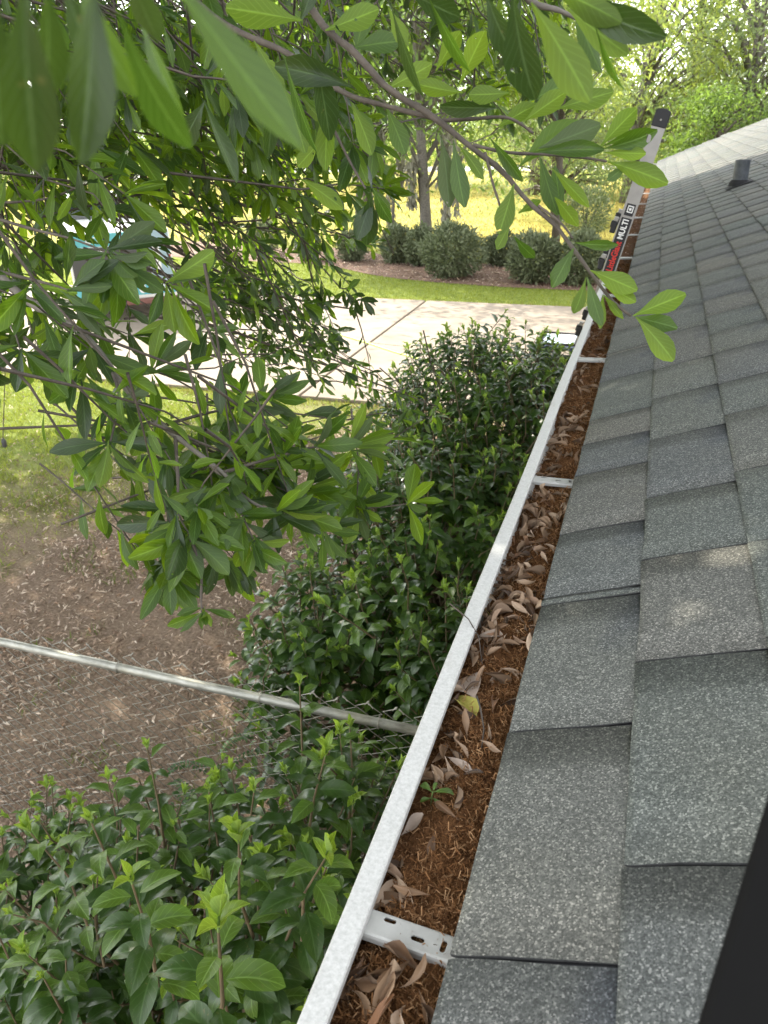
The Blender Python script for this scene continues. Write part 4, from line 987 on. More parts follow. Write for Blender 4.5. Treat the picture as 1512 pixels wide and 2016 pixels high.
# ------------------------------------------------------------------ clipped shrubs in the mulch bed
HSH = leaf_shape('lance', 1, .42, 2, 1, .2, .2)
def hedge(loc, r_, hgt, label, mat, n, rs, light=.0):
    rr = np.random.default_rng(rs); root = empty('rounded_shrub', loc, label, 'shrub', 'shrubs in the mulch bed'); u = rr.normal(size=(n, 3)); u /= np.linalg.norm(u, axis=1)[:, None]
    lump = 1 + np.array([.26 * mnoise.noise(Vector((a * 1.9 + rs, b_ * 1.9, c * 1.9))) + .20 * mnoise.noise(Vector((a * 4.6 + rs, b_ * 4.6, c * 4.6))) for a, b_, c in u]); rad = np.where(rr.random(n) < .7, rr.uniform(.82, 1.06, n), rr.uniform(.4, .9, n)) * lump
    p = np.array(loc) + np.array([0, 0, hgt * .53]) + u * np.array([r_, r_, hgt * .52]) * rad[:, None]; kp = p[:, 2] > .06; p = p[kp]; u = u[kp]
    d = u + rr.normal(0, .5, u.shape) + np.array([0, 0, .35]); o = joined('foliage', HSH[0], HSH[1], HSH[2], p, frame(d, u + rr.normal(0, .5, u.shape)), .06 + .07 * rr.random(len(p)), mat, parent=root); o['kind'] = 'stuff'
    for j in range(4):
        mb = MB(); a = rr.uniform(0, 6.28); mb.tube([np.array(loc), np.array(loc) + [.15 * r_ * math.cos(a), .15 * r_ * math.sin(a), hgt * .25], np.array(loc) + [.5 * r_ * math.cos(a), .5 * r_ * math.sin(a), hgt * .6]], [.035, .028, .015], 6); mb.build('stem', M['bark'], root)
    return root
for (px_, py_, w_, h_, lab, mt, n) in [
    (608, 512, 46, 56, 'small sparse grey-green shrub at the left end of the mulch bed', 'hedge', 2200),
    (693, 514, 50, 54, 'low round grey shrub standing alone left of the moss-hung trunk', 'hedge', 2200),
    (782, 518, 56, 66, 'dark shrub right beside the moss-hung trunk', 'hedge', 2800),
    (826, 524, 50, 70, 'grey-green shrub half behind the biggest rounded shrub', 'hedge', 2800),
    (888, 546, 108, 96, 'largest rounded grey-green shrub in the mulch bed', 'hedge', 6000),
    (985, 524, 62, 58, 'dark low shrub right of the largest rounded shrub', 'hedge', 2800),
    (1048, 556, 88, 88, 'broad olive shrub near the right end of the mulch bed', 'hedge', 4800),
    (1140, 560, 80, 90, 'olive shrub at the right end of the bed behind the ladder', 'hedge', 4800),
    (1150, 470, 80, 90, 'loose pale yellow-green bush behind the bed left of the ladder decal', 'hedge_light', 3000),
    (520, 500, 60, 60, 'dim grey shrub mostly behind hanging oak leaves', 'hedge', 2000)]:
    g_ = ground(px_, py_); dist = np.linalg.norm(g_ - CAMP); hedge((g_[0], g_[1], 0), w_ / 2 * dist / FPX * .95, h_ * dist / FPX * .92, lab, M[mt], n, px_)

# ------------------------------------------------------------------ trees beyond the driveway
QV = np.array([(-.28, 0, 0), (.28, 0, 0), (.30, .55, .06), (-.30, .55, .06), (0, 1, 0)]); QF = np.array([(0, 1, 2, 3)]); 
LV, LF, LU = leaf_shape('lance', 1, .34, 2, 1, .25, .15); LV2, LF2, LU2 = leaf_shape('lance', 1, .6, 1, 1, .25, .15)
def far_tree(name, loc, h, crown_r, crown_z0, label, mat, n, rs, trunk=.16, leaf=.16, lean=(0, 0), nclump=60, droop=0.0, bark='bark', sparse=.5, flat=1.0, group='trees beyond the driveway', lims=9):
    rr = np.random.default_rng(rs); root = empty(name, loc, label, 'tree', group); loc = np.array(loc, float); top = loc + np.array([lean[0], lean[1], h])
    def ax(t_): return loc + np.array([lean[0] * t_ ** 1.5, lean[1] * t_ ** 1.5, h * t_]) + np.array([math.sin(t_ * 5 + rs) * .12, math.cos(t_ * 4 + rs) * .12, 0]) * h * .05
    mb = MB(); ts = np.linspace(0, .92, 9); mb.tube([ax(t_) for t_ in ts], [trunk * (1.25 if i == 0 else 1) * (1 - .85 * t_) for i, t_ in enumerate(ts)], 8); mb.build('trunk', M[bark], root, smooth=True)
    cl = []; z0 = crown_z0 / h
    for i in range(nclump):
        t_ = z0 + (1 - z0) * rr.random() ** .9; a = rr.uniform(0, 6.283); prof = math.sin(math.pi * min(.98, .12 + .85 * (t_ - z0) / (1 - z0))) ** .6
        r2 = crown_r * prof * rr.uniform(.25, 1) ** .5; c = ax(min(t_, .97)) + np.array([math.cos(a) * r2, math.sin(a) * r2 * flat, rr.uniform(-.3, .5)]); cl.append(c)
    lm = MB()
    for i, c in enumerate(cl):
        zt = max(.18, min(.9, (c[2] - loc[2]) / h - .16 - .1 * rr.random())); s0 = ax(zt); m_ = (s0 + c) / 2 + np.array([0, 0, .12 * np.linalg.norm(c - s0)])
        if i < lims:
            b_ = MB(); b_.tube([s0, m_, c], [trunk * .42, trunk * .26, trunk * .06], 6); b_.build('limb', M[bark], root, smooth=True)
        else: lm.tube([s0, m_, c], [trunk * .22, trunk * .14, trunk * .04], 4, cap=False)
    if lm.n: o = lm.build('branch', M[bark], root, smooth=True); o['kind'] = 'stuff'
    ci = rr.integers(0, len(cl), n); sp = crown_r * sparse * (.35 + .3 * rr.random((len(cl), 1)))
    p = np.array(cl)[ci] + rr.normal(size=(n, 3)) * sp[ci] * np.array([1, 1, .6]); d = rnd_dirs(n) + np.array([0, 0, -droop]); d = d + (p - ax(.6)) * .15
    o = joined('foliage', LV, LF, LU, p, frame(d, rnd_dirs(n) * .8 + np.array([0, 0, .6])), leaf * (.6 + .8 * rr.random(n)), mat, parent=root); o['kind'] = 'stuff'; return root
# moss-hung tree in the mulch bed
tb = ground(838, 505); far_tree('moss_tree', (tb[0], tb[1], 0), 9.0, 4.2, 3.0, 'tree with pale moss-hung trunk rising from the mulch bed', M['far_mid'], 15000, 21, .17, .20, (-.6, .5), 90, .35, 'bark_grey')
mt_root = bpy.data.objects['moss_tree']; rr = np.random.default_rng(4); ps = []; ds = []
for j in range(12):
    c = np.array([tb[0] + rr.normal(-.75, .75), tb[1] + rr.normal(0, .4), rr.uniform(2.3, 3.3)]); L = rr.uniform(.7, 1.7)
    for _ in range(110): f_ = rr.random(); ps.append(c + np.array([rr.normal(0, .05 + .06 * (1 - f_)), rr.normal(0, .05), -L * f_])); ds.append(np.array([rr.normal(0, .25), rr.normal(0, .25), -1]))
o = joined('moss', LV, LF, LU, np.array(ps), frame(np.array(ds), rnd_dirs(len(ps))), np.full(len(ps), .22), M['moss'], parent=mt_root); o['kind'] = 'stuff'
for px_ in (700, 770, 870):
    c = ground(px_, 500); mb = MB(); mb.tube([(c[0], c[1], 0), (c[0] + .1, c[1], 1.4), (c[0] - .1 + rr.normal(0, .2), c[1] + .1, 2.8), (c[0] + rr.normal(0, .4), c[1], 4.2)], [.045, .04, .035, .02], 7); mb.build('trunk', M['bark_grey'], mt_root, smooth=True)
far_tree('evergreen_oak', (-8.6, 24.2, 0), 9.4, 4.2, 3.8, 'narrow-leaved dark oak crown behind the shrubs in the middle', M['far_mid'], 30000, 31, .18, .19, (-.6, 0), 150, .3, 'bark', .28)
far_tree('young_oak', (-2.6, 22.6, 0), 8.6, 2.2, 3.4, 'sunlit yellow-green oak just left of the ladder top', M['far_bright'], 9000, 33, .11, .15, (0, 0), 60, .1, 'bark', .36)
BT = [(-1.2, 37, 10.5, 4.2, .9, 'airy pale yellow-green tree right behind the top of the ladder', 'far_bright', 15000), (2.8, 36, 10, 3.9, .7, 'open-branched grey-green tree above the far end of the roof', 'far_grey', 13000), (7.2, 39, 9.2, 4.0, .6, 'hazy green tree at the right edge above the roof slope', 'far_grey', 13000),
      (-5.8, 41, 11, 4.4, .7, 'tall pale tree standing left of the ladder far behind the field', 'far_bright', 14000), (-3.4, 30, 5.0, 2.6, .35, 'short leafy pale tree drooping over the field edge', 'far_grey', 8000), (-12, 47, 12.5, 5.2, 1.2, 'broad tree on the far side of the field, middle left', 'far_mid', 14000),
      (-21, 49, 12.5, 5.4, 1.2, 'broad mid-green tree far behind the parked truck', 'far_mid', 14000), (-31, 50, 13, 5.6, 1.2, 'large far tree behind the branches at upper left', 'far_mid', 13000), (-42, 47, 13, 6, 1.2, 'leftmost far tree behind hanging oak foliage', 'far_mid', 12000),
      (.9, 44, 12, 4.4, .5, 'bushy bright tree filling the gap between the pale tree and the roof end', 'far_bright', 13000), (5.2, 33, 4.4, 2.6, .2, 'low green thicket tree just over the roof rake', 'far_grey', 9000), (1.9, 31, 3.6, 1.9, .2, 'small dense green tree by the far roof corner', 'far_mid', 8000), (12.5, 42, 11, 4.6, .6, 'tree at far right beyond the roof', 'far_grey', 9000)]
for i, (x, y, h_, r_, z0, lab, mt, n) in enumerate(BT):
    far_tree('field_tree', (x, y, 0), h_, r_, z0, lab, M[mt], int(n * .8 if h_ > 6 else n * 1.5), 60 + i, .2 + .012 * h_, .24 if h_ > 6 else .15, (random.uniform(-.8, .8), 0), 80, .2, 'bark_grey' if i in (0, 1, 3) else 'bark', .36, group='far trees behind the field')
# far wood closing the view
rr = np.random.default_rng(77); n = 42000; a = rr.uniform(-75, 28, n) * np.pi / 180; dd = rr.uniform(72, 96, n); lump = np.array([mnoise.noise(Vector((q * 14, 0, 0))) for q in a]); z = rr.random(n) ** .75 * (5.5 + 2.5 * lump)
p = np.stack([np.sin(a) * dd, np.cos(a) * dd, z], 1); o = joined('far_wood', LV2, LF2, LU2, p, frame(rnd_dirs(n), rnd_dirs(n)), 1.1 + 1.2 * rr.random(n), M['far_mid']); tag(o, 'distant mass of woodland beyond the field', 'woodland', kind='stuff')
# ------------------------------------------------------------------ the big oak whose boughs hang over the gutter
OSH = []
for i, wd in enumerate((.23, .27, .31, .36, .25, .29, .28, .24)):
    r_ = random.Random(i + 9); OSH.append(leaf_shape('oak', 1, wd, 7, 2, r_.uniform(-.15, .55), r_.uniform(.05, .28), r_.uniform(-.35, .35), .02, r_.uniform(-.08, .08)))
OSH.append(leaf_shape('oak', 1, .42, 7, 2, .2, .1, .1, .015)); OSH.append(leaf_shape('oak', 1, .16, 7, 2, .3, .3, .5, .02))
OSL = [leaf_shape('oak', 1, w_, 4, 1, .2, .15, 0, 0) for w_ in (.23, .27, .31, .36, .25, .29, .28, .24, .42, .16)]
RAT = np.array([.23, .27, .31, .36, .25, .29, .28, .24, .42, .16])
oak = empty('oak_tree', (-6.5, 4.5, 0), 'big oak whose leafy boughs hang across the left and top, in front of everything', 'tree')
of = Foliage(OSH, [M['oak'], M['oak_dark'], M['oak_lit']]); tw = MB()
rr = np.random.default_rng(12)
def view(p): v = CAMP - p; return v / np.linalg.norm(v)
def hl(bx, by, tx, ty, d, wpx, m=0, dz=0.0, back=False, roll=0.0):
    """one leaf from base pixel to tip pixel at distance d"""
    a, b_ = P(bx, by, d), P(tx, ty, d + dz); L = np.linalg.norm(b_ - a); lp_ = math.hypot(tx - bx, ty - by); ratio = .80 * wpx / lp_ * (lp_ / FPX * d) / L
    k = int(np.argmin(np.abs(RAT - max(ratio, .2)))); n = view(a)
    ax_ = (b_ - a) / L; s = np.cross(ax_, n); n = n * math.cos(roll) + s * math.sin(roll)
    if back: n = -n
    of.add(a, b_ - a, n, L * 1.03, k, m)
def twig(tip, dv, L, size, nl, wh=5, up=.5, r0=.0022, bright=.3, dark=.25, tail=.0, rise=.35):
    """a twig with spirally set leaves and a whorl at its end"""
    dv = np.array(dv) / np.linalg.norm(dv); b0 = tip - dv * L + np.array([0, 0, .22 * L]); mid = (b0 + tip) / 2 + np.array([0, 0, .07 * L]) + rr.normal(0, .03 * L, 3)
    pts = [b0, mid, tip]
    if tail: pts = [b0 - dv * tail + np.array([rr.normal(0, .1 * tail), rr.normal(0, .1 * tail), rise * tail])] + pts
    tw.tube(pts, np.linspace(r0 * 1.6, r0 * .6, len(pts)), 4, cap=False)
    ph = rr.uniform(0, 6.28)
    def pt(t_): return (1-t_)**2 * b0 + 2*t_*(1-t_) * mid + t_*t_ * tip
    def put(p, axd, el, ang, s_):
        a = np.cross(axd, [.2, .3, .93]); a /= np.linalg.norm(a) + 1e-9; b2 = np.cross(axd, a); o_ = a * math.cos(ang) + b2 * math.sin(ang)
        d = o_ * math.sin(el) + axd * math.cos(el) + np.array([0, 0, -.22]) + rr.normal(0, .12, 3)
        n = np.array([0, 0, up + .55]) + view(p) * .55 + rr.normal(0, .38, 3); u = rr.random()
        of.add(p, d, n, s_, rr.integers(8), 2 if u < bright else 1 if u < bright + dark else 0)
    for i in range(nl):
        t_ = .12 + .8 * i / nl; ph += 2.4 + rr.normal(0, .3); axd = pt(min(1, t_ + .1)) - pt(t_); axd /= np.linalg.norm(axd) + 1e-9
        put(pt(t_), axd, rr.uniform(.7, 1.15), ph, size * rr.uniform(.7, 1.05))
    for i in range(wh):
        ph += 6.28 / wh + rr.normal(0, .2); put(tip, dv, rr.uniform(.35, 1.0), ph, size * rr.uniform(.8, 1.2))
    return pts
def bough(pts, r0, r1, name='branch', mat='bark_grey', n=26):
    q = smooth_path([P(*p) if not isinstance(p, np.ndarray) else p for p in pts], n); mb = MB(); rad = np.linspace(r0, r1, n) * (1 + .10 * np.sin(np.arange(n) * 1.7)); mb.tube(q, rad, 7); mb.build(name, M[mat], oak, smooth=True); return q

# trunk and limbs (mostly outside the picture)
mb = MB(); mb.tube(smooth_path([np.array(p) for p in [(-6.6, 4.5, -.1), (-6.5, 4.45, .5), (-6.4, 4.5, 1.6), (-6.6, 4.6, 2.8), (-6.4, 4.5, 4.2), (-6.0, 4.6, 6.0), (-6.1, 4.5, 8.2)]], 24), np.interp(np.linspace(0, 1, 24), [0, .06, .4, .7, 1], [.42, .31, .26, .19, .05]), 12); mb.build('trunk', M['bark'], oak, smooth=True)
limb_ends = []
for e, z0, r0 in [((-1.2, 2.2, 5.3), 3.2, .13), ((-1.4, 6.4, 5.6), 3.6, .12), ((-4.2, 9.0, 5.4), 3.4, .12), ((-9.5, 8.4, 5.6), 3.3, .12), ((-11.5, 5.0, 5.8), 3.7, .12), ((-10, .5, 5.6), 3.5, .12), ((-5.5, -.8, 5.5), 3.6, .11), ((-.2, 4.4, 6.6), 4.6, .09), ((-5, 6.5, 8.2), 5.5, .07), ((-8, 3.2, 8.2), 5.5, .07), ((-3.4, 2.4, 7.8), 5.2, .07), ((-1.7, .3, 5.0), 3.1, .10)]:
    e = np.array(e, float); s0 = np.array([-6.45 + .02 * z0, 4.5, z0]); m1 = s0 + (e - s0) * .35 + np.array([0, 0, .7]); m2 = s0 + (e - s0) * .7 + np.array([0, 0, .5]); limb_ends.append(e)
    mb = MB(); mb.tube(smooth_path([s0, m1, m2, e], 14), np.linspace(r0, r0 * .22, 14), 8); mb.build('limb', M['bark'], oak, smooth=True)
# high crown that shades the near half of the place
N = 120000; a = rng.uniform(0, 2 * np.pi, N); r_ = np.sqrt(rng.random(N)); cx_ = -5.4 + 8.8 * r_ * np.cos(a); cy_ = 4.3 + 7.4 * r_ * np.sin(a)
top = 4.7 + 2.9 * np.sqrt(np.maximum(0, 1 - r_ ** 2)); cz_ = 4.5 + .9 * rng.random(N) + (top - 4.5) * rng.random(N)
ct = 1 / math.tan(SUN_EL); sx_, sy_ = sund.x / math.hypot(sund.x, sund.y), sund.y / math.hypot(sund.x, sund.y)
gx_, gy_ = cx_ - sx_ * ct * cz_, cy_ - sy_ * ct * cz_                                   # where its shade reaches the ground
rx_, ry_ = cx_ - sx_ * ct * (cz_ - 2.75), cy_ - sy_ * ct * (cz_ - 2.75)                 # ... and the roof
nzz = vnoise(gx_, gy_, .9, 3)
lim_g = 7.35 + .9 * nzz - .35 * np.clip(gx_ + 3.2, 0, 2)
ok = np.where(rx_ > -.5, ry_ < 8.45 - .95 * np.clip(rx_, 0, 3) + .12 * nzz, gy_ < lim_g)  # unseen crown trimmed so its shade edge falls where wanted
ok &= (rx_ < 2.6) & (ry_ > -1.6) & (gy_ > -2.5)
hole = np.array(rf(.29, .83)); cp = np.stack([cx_, cy_, cz_], 1); sv = np.array(sund); rel = cp - hole; perp = rel - (rel @ sv)[:, None] * sv; ang = vnoise(cx_, cy_, 3, 2)
ok &= np.hypot(perp[:, 0] * 1.0, perp[:, 1] * 1.5) > .21 + .05 * ang  # opening cut along the sun ray to drop a sun patch on the roof
gap = P(530, 330, 2.8); rel = cp - gap; perp = rel - (rel @ sv)[:, None] * sv; ok &= np.linalg.norm(perp, axis=1) > .62 + .25 * ang  # second opening cut to let sun onto the boughs in view
ok &= vnoise(cx_, cy_, .8, 21) + .9 > .35 * rng.random(N) + .1
ppx, ppy, pdp = project(cp); inf = (pdp > 0) & (ppx > -30) & (ppx < 1540) & (ppy > -20) & (ppy < 2040); ok &= ~(inf & ((ppx > 900) | (pdp < 3)))
cp = cp[ok][:46000]
m_ = 9000; qx, qy, qz = rng.uniform(-.7, 2.5, m_), rng.uniform(-1.5, 8.6, m_), rng.uniform(4.7, 6.6, m_)   # unseen extra leaves, added to keep sun off the roof
qk = (qy < 8.35 - .95 * np.clip(qx, 0, 3) + .12 * vnoise(qx, qy, 1.2, 3)); q3 = np.stack([qx + sx_ * ct * (qz - 2.75), qy + sy_ * ct * (qz - 2.75), qz], 1)
rel = q3 - hole; perp = rel - (rel @ sv)[:, None] * sv; qk &= np.hypot(perp[:, 0], perp[:, 1] * 1.5) > .235
cp = np.concatenate([cp, q3[qk]]); n = len(cp)
CV, CF, CU = leaf_shape('oak', 1, .46, 2, 1, .2, .12); dd_ = rnd_dirs(n); dd_[:, 2] *= .6
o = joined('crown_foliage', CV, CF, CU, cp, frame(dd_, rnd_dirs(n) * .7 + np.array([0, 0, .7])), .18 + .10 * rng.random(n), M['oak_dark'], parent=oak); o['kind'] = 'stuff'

# --- nearest bough, upper right
B1 = bough([(560, -60, 1.0), (640, 55, .96), (695, 100, .95), (765, 175, .94), (850, 228, .93), (925, 288, .92), (990, 338, .92), (1040, 398, .91), (1090, 440, .91), (1130, 492, .90), (1165, 540, .90), (1205, 592, .90), (1242, 622, .90)], .0042, .0015, 'branch', 'bark')
bough([(860, 238, .93), (930, 234, .93), (1000, 232, .94), (1050, 262, .95)], .0024, .0014, 'branch', 'bark'); bough([(930, 285, .92), (1000, 300, .92), (1090, 305, .93), (1160, 312, .93), (1195, 318, .93)], .002, .0012, 'branch', 'bark')
bough([(955, 300, .92), (970, 360, .91), (985, 410, .91), (990, 455, .91)], .0016, .001, 'branch', 'bark'); bough([(1060, 405, .91), (1105, 440, .90), (1128, 470, .90)], .0016, .001, 'branch', 'bark')
bough([(350, -30, 1.3), (430, 40, 1.22), (500, 76, 1.16), (565, 104, 1.12), (625, 150, 1.08), (690, 188, 1.02), (760, 208, .98), (850, 232, .94)], .0046, .0026, 'branch', 'bark')
bough([(1000, -40, .85), (1050, 5, .86), (1100, 20, .87), (1140, 40, .88)], .004, .0015)
bough([(620, 180, 1.05), (650, 240, 1.02), (690, 320, 1.0), (720, 372, .98)], .002, .0012, 'branch', 'bark')
D = .91
for bx, by, tx, ty, d, w, m, bk, ro in [
    (770, 8, 822, 196, .72, 40, 1, 0, .9), (842, -10, 918, 150, .7, 36, 0, 0, .8), (800, -20, 905, 40, .7, 52, 1, 0, .2), (905, 165, 955, 58, D, 44, 2, 1, 0), (858, 140, 905, 58, D, 50, 2, 1, .2), (765, 15, 800, 90, .8, 30, 2, 1, 0),
    (1008, -25, 1032, 205, .55, 78, 1, 0, .35), (1046, 5, 1165, 186, .55, 84, 2, 1, .1), (1100, -20, 1287, 94, .62, 62, 1, 0, .3), (1115, 15, 1236, 112, .64, 52, 2, 1, .2), (1172, 50, 1222, 196, .6, 34, 0, 0, 1.0), (1080, -25, 1220, 30, .6, 60, 2, 1, 0), (955, -20, 1000, 120, .6, 50, 1, 0, .3), (1130, 10, 1175, 140, .66, 44, 0, 1, .4),
    (983, 212, 868, 214, D, 42, 1, 0, .3), (912, 182, 822, 172, D, 38, 2, 1, 0), (1005, 182, 922, 190, D, 36, 2, 1, .2), (1182, 288, 1252, 212, .92, 46, 2, 1, .1), (1190, 292, 1292, 270, .92, 40, 0, 0, .4), (1188, 300, 1280, 302, .93, 28, 2, 1, .2), (1196, 318, 1313, 352, .92, 48, 2, 1, 0), (1238, 320, 1196, 358, .93, 40, 0, 1, .3), (1185, 288, 1272, 252, .94, 22, 0, 0, .2),
    (1060, 292, 1182, 250, .93, 54, 1, 1, .2), (1050, 300, 1186, 286, .9, 38, 0, 0, .2), (1030, 240, 1112, 180, .95, 50, 2, 1, .1), (1095, 215, 1198, 180, .96, 46, 2, 1, .2), (1040, 200, 1138, 150, .98, 52, 0, 0, .3), (980, 250, 1052, 205, .96, 46, 2, 1, .2), (1020, 330, 1128, 230, .98, 50, 0, 1, .3),
    (868, 268, 890, 402, D, 44, 1, 1, .3), (893, 276, 905, 404, D, 42, 0, 1, .1), (900, 282, 958, 348, D, 26, 2, 1, .2), (962, 268, 1030, 352, D, 30, 0, 0, .6), (1012, 362, 985, 458, .9, 48, 2, 1, .1), (1004, 440, 978, 492, .9, 28, 2, 1, 0), (1012, 465, 1052, 512, .9, 28, 0, 0, .3), (1062, 305, 1092, 425, .9, 40, 0, 1, .2), (1085, 330, 1158, 402, .9, 28, 2, 1, .2), (1092, 388, 1134, 438, .9, 32, 2, 1, .1), (1105, 440, 1098, 330, .92, 30, 0, 1, .2), (1020, 420, 1062, 395, .92, 28, 2, 1, .1),
    (1130, 488, 1088, 562, .89, 44, 0, 0, .1), (1132, 478, 1212, 486, .88, 26, 0, 0, .3), (1162, 532, 1252, 570, .88, 50, 2, 1, 0), (1186, 560, 1256, 594, .9, 30, 2, 1, .1), (1154, 545, 1134, 627, .89, 28, 2, 1, .1), (1156, 545, 1182, 640, .88, 34, 0, 1, .2), (1187, 580, 1182, 646, .9, 24, 2, 1, 0), (1188, 580, 1224, 624, .89, 20, 2, 1, 0), (1246, 622, 1347, 578, .88, 52, 2, 1, .1), (1252, 624, 1333, 706, .87, 52, 2, 1, 0), (1250, 624, 1330, 642, .9, 44, 0, 0, .3),
    (595, 40, 450, 14, .85, 66, 2, 1, .1), (404, 198, 352, 292, .8, 62, 1, 0, .2), (400, 196, 464, 352, .78, 50, 1, 0, .8), (552, 160, 608, 292, .95, 48, 2, 1, .1), (695, 172, 548, 116, .95, 58, 1, 0, .2), (616, 85, 655, 275, .95, 56, 1, 0, .3), (735, 385, 704, 466, .95, 42, 1, 0, .1), (730, 372, 720, 485, .94, 46, 1, 0, .3), (735, 370, 765, 440, .96, 34, 0, 0, .6), (592, 352, 676, 404, 1.1, 38, 2, 1, 0), (632, 276, 584, 330, 1.1, 38, 2, 1, .1),
    (645, 190, 640, 330, 1.0, 44, 2, 1, .1), (560, 110, 610, 300, .9, 34, 0, 0, .9), (530, 150, 545, 310, .9, 26, 1, 0, .6), (690, 200, 740, 300, 1.0, 40, 2, 1, .2), (760, 210, 800, 300, 1.0, 42, 0, 1, .2), (500, 80, 560, 180, 1.1, 40, 2, 1, .2), (640, 60, 745, 20, .95, 48, 2, 1, .1), (690, 95, 790, 75, .95, 44, 0, 0, .3), (760, 175, 850, 130, .95, 44, 2, 1, .2), (590, 45, 620, -30, .95, 44, 1, 0, .2), (700, 105, 720, 10, 1.0, 40, 0, 1, .2)]:
    hl(bx, by, tx, ty, d, w, m, rr.normal(0, .012), bool(bk), ro * rr.choice([-1, 1]))
# --- blurred leaves hanging right in front of the eye, upper left
for bx, by, tx, ty, d, w, m, bk, ro in [(45, -60, 58, 340, .20, 120, 1, 0, .2), (185, -50, 172, 305, .23, 110, 1, 0, .3), (90, -40, 110, 210, .24, 90, 1, 0, .6), (232, 20, 345, 322, .27, 84, 0, 0, .5), (318, -70, 585, 295, .25, 84, 0, 1, .25), (-20, -40, 0, 300, .22, 110, 1, 0, .3), (150, -60, 235, 190, .26, 80, 0, 0, .7), (270, 20, 348, 235, .36, 50, 0, 0, .8), (120, -40, 190, 130, .3, 80, 1, 0, .3), (255, -60, 300, 90, .33, 60, 1, 1, .2), (20, 60, 20, 260, .28, 90, 0, 1, .2)]:
    hl(bx, by, tx, ty, d, w, m, rr.normal(0, .01), bool(bk), ro * rr.choice([-1, 1]))
for p_ in ([(60, -300, .3), (50, -120, .22), (45, -60, .20)], [(200, -260, .34), (190, -120, .26), (185, -50, .23)], [(330, -260, .36), (322, -120, .28), (318, -60, .25)]): bough(p_, .0022, .001, n=8)

# --- long bough on the left, curving down to the middle
B3 = bough([(-60, 480, 1.75), (40, 580, 1.6), (110, 625, 1.52), (175, 668, 1.46), (240, 755, 1.4), (300, 820, 1.36), (350, 862, 1.33), (400, 900, 1.31), (440, 932, 1.3), (490, 985, 1.29), (545, 1008, 1.28)], .0085, .002, n=34)
for q_ in ([(290, 805, 1.37), (340, 850, 1.42), (420, 890, 1.46), (520, 930, 1.5), (600, 965, 1.5), (700, 1000, 1.5), (800, 992, 1.49)], [(215, 720, 1.42), (235, 780, 1.36), (222, 850, 1.32), (215, 880, 1.3)], [(345, 860, 1.33), (350, 940, 1.29), (352, 1010, 1.27), (372, 1050, 1.26)],
           [(405, 903, 1.31), (450, 960, 1.29), (475, 1010, 1.28), (500, 1065, 1.27)], [(372, 1050, 1.26), (395, 1120, 1.27), (396, 1180, 1.27), (398, 1215, 1.27)], [(330, 835, 1.36), (400, 815, 1.42), (470, 800, 1.48), (520, 780, 1.5)], [(440, 930, 1.3), (540, 900, 1.36), (620, 880, 1.4), (690, 880, 1.42)], [(170, 660, 1.47), (200, 700, 1.5), (330, 740, 1.5), (420, 790, 1.5)],
           [(-40, 420, 1.6), (60, 450, 1.5), (140, 470, 1.4), (215, 498, 1.3)], [(-60, 520, 1.5), (40, 545, 1.4), (100, 560, 1.33), (135, 571, 1.3)], [(-40, 600, 1.5), (20, 640, 1.45), (40, 690, 1.4)], [(-30, 400, 2.1), (90, 392, 2.0), (180, 358, 1.95), (260, 350, 1.9), (300, 330, 1.9)]):
    bough(q_, .0034, .0012, 'branch', 'bark', n=16)
def whorl(x, y, d, dpx, n, size, bright=.35, dark=.2, spread=1.0):
    c = P(x, y, d); ax_ = P(x + dpx[0], y + dpx[1], d - .02) - c; ax_ /= np.linalg.norm(ax_); V_ = view(c); s_ = np.cross(ax_, V_)
    for i in range(n):
        a = (i - (n - 1) / 2) / max(1, n - 1) * 2.6 * spread + rr.normal(0, .22); dv = ax_ * math.cos(a) + s_ * math.sin(a) + V_ * rr.normal(.1, .35); u = rr.random()
        n_ = V_ + np.array([0, 0, .55]) + rr.normal(0, .4, 3); bk = rr.random() < .35
        of.add(c + rr.normal(0, .004, 3), dv, -n_ if bk else n_, size * rr.uniform(.72, 1.12), rr.integers(8), 2 if u < bright else 1 if u < bright + dark else 0)
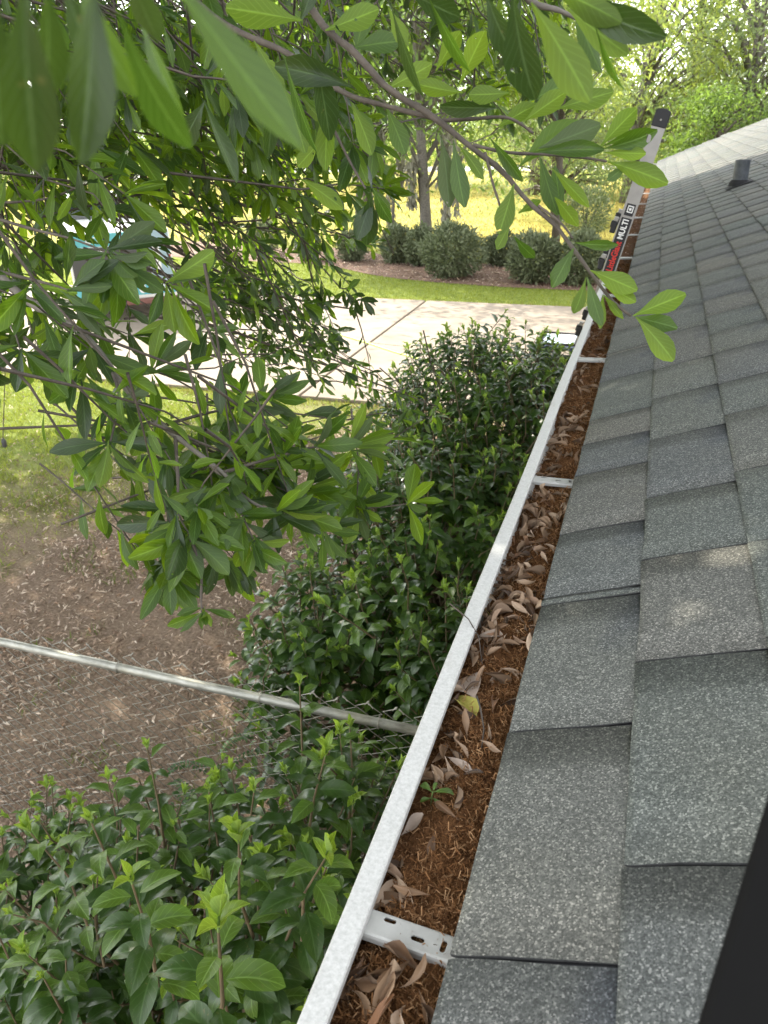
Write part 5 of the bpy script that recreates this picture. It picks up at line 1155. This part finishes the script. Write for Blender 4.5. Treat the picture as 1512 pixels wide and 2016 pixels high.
for x, y, d, dp, n_, s_ in [(215, 498, 1.3, (40, 30), 9, .095), (225, 505, 1.3, (20, 60), 6, .10), (135, 571, 1.3, (50, -10), 8, .085), (215, 870, 1.3, (-10, 60), 7, .095), (218, 800, 1.34, (30, 30), 5, .09), (352, 1010, 1.27, (0, 60), 7, .09), (372, 1050, 1.26, (10, 60), 7, .095), (398, 1200, 1.27, (0, 30), 9, .05), (345, 1030, 1.28, (-50, 40), 5, .09), (475, 1020, 1.28, (20, 50), 8, .085), (500, 1065, 1.27, (30, 30), 7, .08), (545, 1008, 1.28, (60, 0), 8, .09), (420, 895, 1.44, (50, 10), 7, .09), (520, 925, 1.5, (50, 0), 8, .095), (600, 962, 1.5, (60, 0), 8, .10), (700, 1000, 1.5, (50, 20), 6, .09), (800, 992, 1.49, (60, 0), 5, .085), (520, 780, 1.5, (60, -10), 9, .085), (470, 800, 1.48, (50, 10), 7, .09), (690, 880, 1.42, (60, 0), 8, .085), (620, 880, 1.4, (50, 0), 8, .09), (560, 890, 1.38, (30, -20), 6, .085), (400, 1000, 1.3, (20, 50), 6, .09), (300, 825, 1.36, (-30, 50), 5, .095), (420, 790, 1.5, (60, 0), 7, .085), (40, 690, 1.4, (10, 50), 7, .10), (110, 640, 1.5, (20, 50), 6, .10), (180, 690, 1.45, (0, 50), 6, .095), (330, 560, 1.3, (60, 40), 6, .10), (60, 560, 1.4, (10, 60), 6, .10), (300, 730, 1.5, (60, -10), 7, .09), (160, 740, 1.4, (-10, 60), 6, .10), (440, 935, 1.3, (20, 40), 6, .085), (330, 900, 1.33, (-30, 50), 6, .085), (640, 1040, 1.45, (50, 30), 6, .08), (580, 1010, 1.35, (40, 40), 7, .08), (430, 960, 1.3, (-10, 60), 5, .09)]:
    whorl(x, y, d, dp, n_, s_)
# --- the mass of small boughs behind, thinning towards its lower right
def zone(n, x0, x1, y0, y1, d0, d1, size, dirp, nl, keep, tail=.35, bright=.3, dark=.25, rise=.35):
    for _ in range(n):
        x = rr.uniform(x0, x1); y = rr.uniform(y0, y1)
        if not keep(x, y): continue
        d = rr.uniform(d0, d1); p = P(x, y, d); q = P(x + dirp[0] + rr.normal(0, 45), y + dirp[1] + rr.normal(0, 40), d + rr.normal(0, .06) * d); dv = q - p
        twig(p, dv, rr.uniform(.16, .34), size * rr.uniform(.8, 1.2), nl + rr.integers(-2, 3), rr.integers(4, 7), bright=bright, dark=dark, rise=rise, tail=tail * rr.uniform(.5, 1.2), r0=.0011 + .0004 * d)
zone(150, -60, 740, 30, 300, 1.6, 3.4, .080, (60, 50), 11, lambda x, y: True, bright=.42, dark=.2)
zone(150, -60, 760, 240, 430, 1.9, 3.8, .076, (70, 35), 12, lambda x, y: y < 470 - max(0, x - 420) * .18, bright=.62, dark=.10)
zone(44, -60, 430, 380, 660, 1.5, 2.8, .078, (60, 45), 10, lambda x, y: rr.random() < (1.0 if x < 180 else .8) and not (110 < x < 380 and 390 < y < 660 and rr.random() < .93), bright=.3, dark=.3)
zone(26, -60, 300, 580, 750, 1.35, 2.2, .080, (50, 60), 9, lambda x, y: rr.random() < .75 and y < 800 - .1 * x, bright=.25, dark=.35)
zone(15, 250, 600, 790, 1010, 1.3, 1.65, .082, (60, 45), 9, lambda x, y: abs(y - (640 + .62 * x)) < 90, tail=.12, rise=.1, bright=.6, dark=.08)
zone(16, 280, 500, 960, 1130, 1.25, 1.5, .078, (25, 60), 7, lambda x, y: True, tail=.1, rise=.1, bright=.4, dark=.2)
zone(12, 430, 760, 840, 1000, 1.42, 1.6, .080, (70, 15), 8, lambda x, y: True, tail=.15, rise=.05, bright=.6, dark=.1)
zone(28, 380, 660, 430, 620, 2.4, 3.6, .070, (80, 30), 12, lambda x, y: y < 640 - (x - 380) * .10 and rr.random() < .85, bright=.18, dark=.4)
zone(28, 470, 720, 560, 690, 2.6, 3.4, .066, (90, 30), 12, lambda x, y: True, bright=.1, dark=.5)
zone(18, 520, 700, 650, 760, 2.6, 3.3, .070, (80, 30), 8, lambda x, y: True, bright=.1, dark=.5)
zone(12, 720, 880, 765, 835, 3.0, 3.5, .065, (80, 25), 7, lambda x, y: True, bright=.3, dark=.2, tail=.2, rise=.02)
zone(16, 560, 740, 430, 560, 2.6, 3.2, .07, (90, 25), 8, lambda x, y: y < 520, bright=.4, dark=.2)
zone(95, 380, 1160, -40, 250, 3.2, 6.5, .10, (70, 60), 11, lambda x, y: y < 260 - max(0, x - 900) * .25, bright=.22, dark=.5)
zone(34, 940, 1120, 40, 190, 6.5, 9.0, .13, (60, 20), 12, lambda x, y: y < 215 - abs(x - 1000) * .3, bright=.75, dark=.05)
for q_ in ([(300, 470, 2.9), (420, 530, 2.95), (520, 575, 3.0), (640, 600, 3.0), (720, 612, 3.0)], [(330, 620, 2.8), (450, 650, 2.9), (560, 690, 3.0), (700, 740, 3.1), (860, 800, 3.2)], [(200, 420, 2.6), (380, 440, 2.9), (560, 452, 3.1), (700, 470, 3.2)], [(0, 330, 2.2), (160, 300, 2.4), (330, 330, 2.7), (520, 400, 3.0), (640, 440, 3.1)], [(60, 180, 2.0), (200, 200, 2.2), (380, 240, 2.5), (560, 290, 2.8)], [(300, 60, 3.2), (520, 60, 3.8), (760, 40, 4.4), (1000, 60, 5.0)]):
    bough(q_, .007, .0022, 'branch', 'bark', n=20)
o = tw.build('twig', M['bark'], oak, smooth=True); o['kind'] = 'stuff'
of.build(oak, cap=300, lowpoly=OSL)
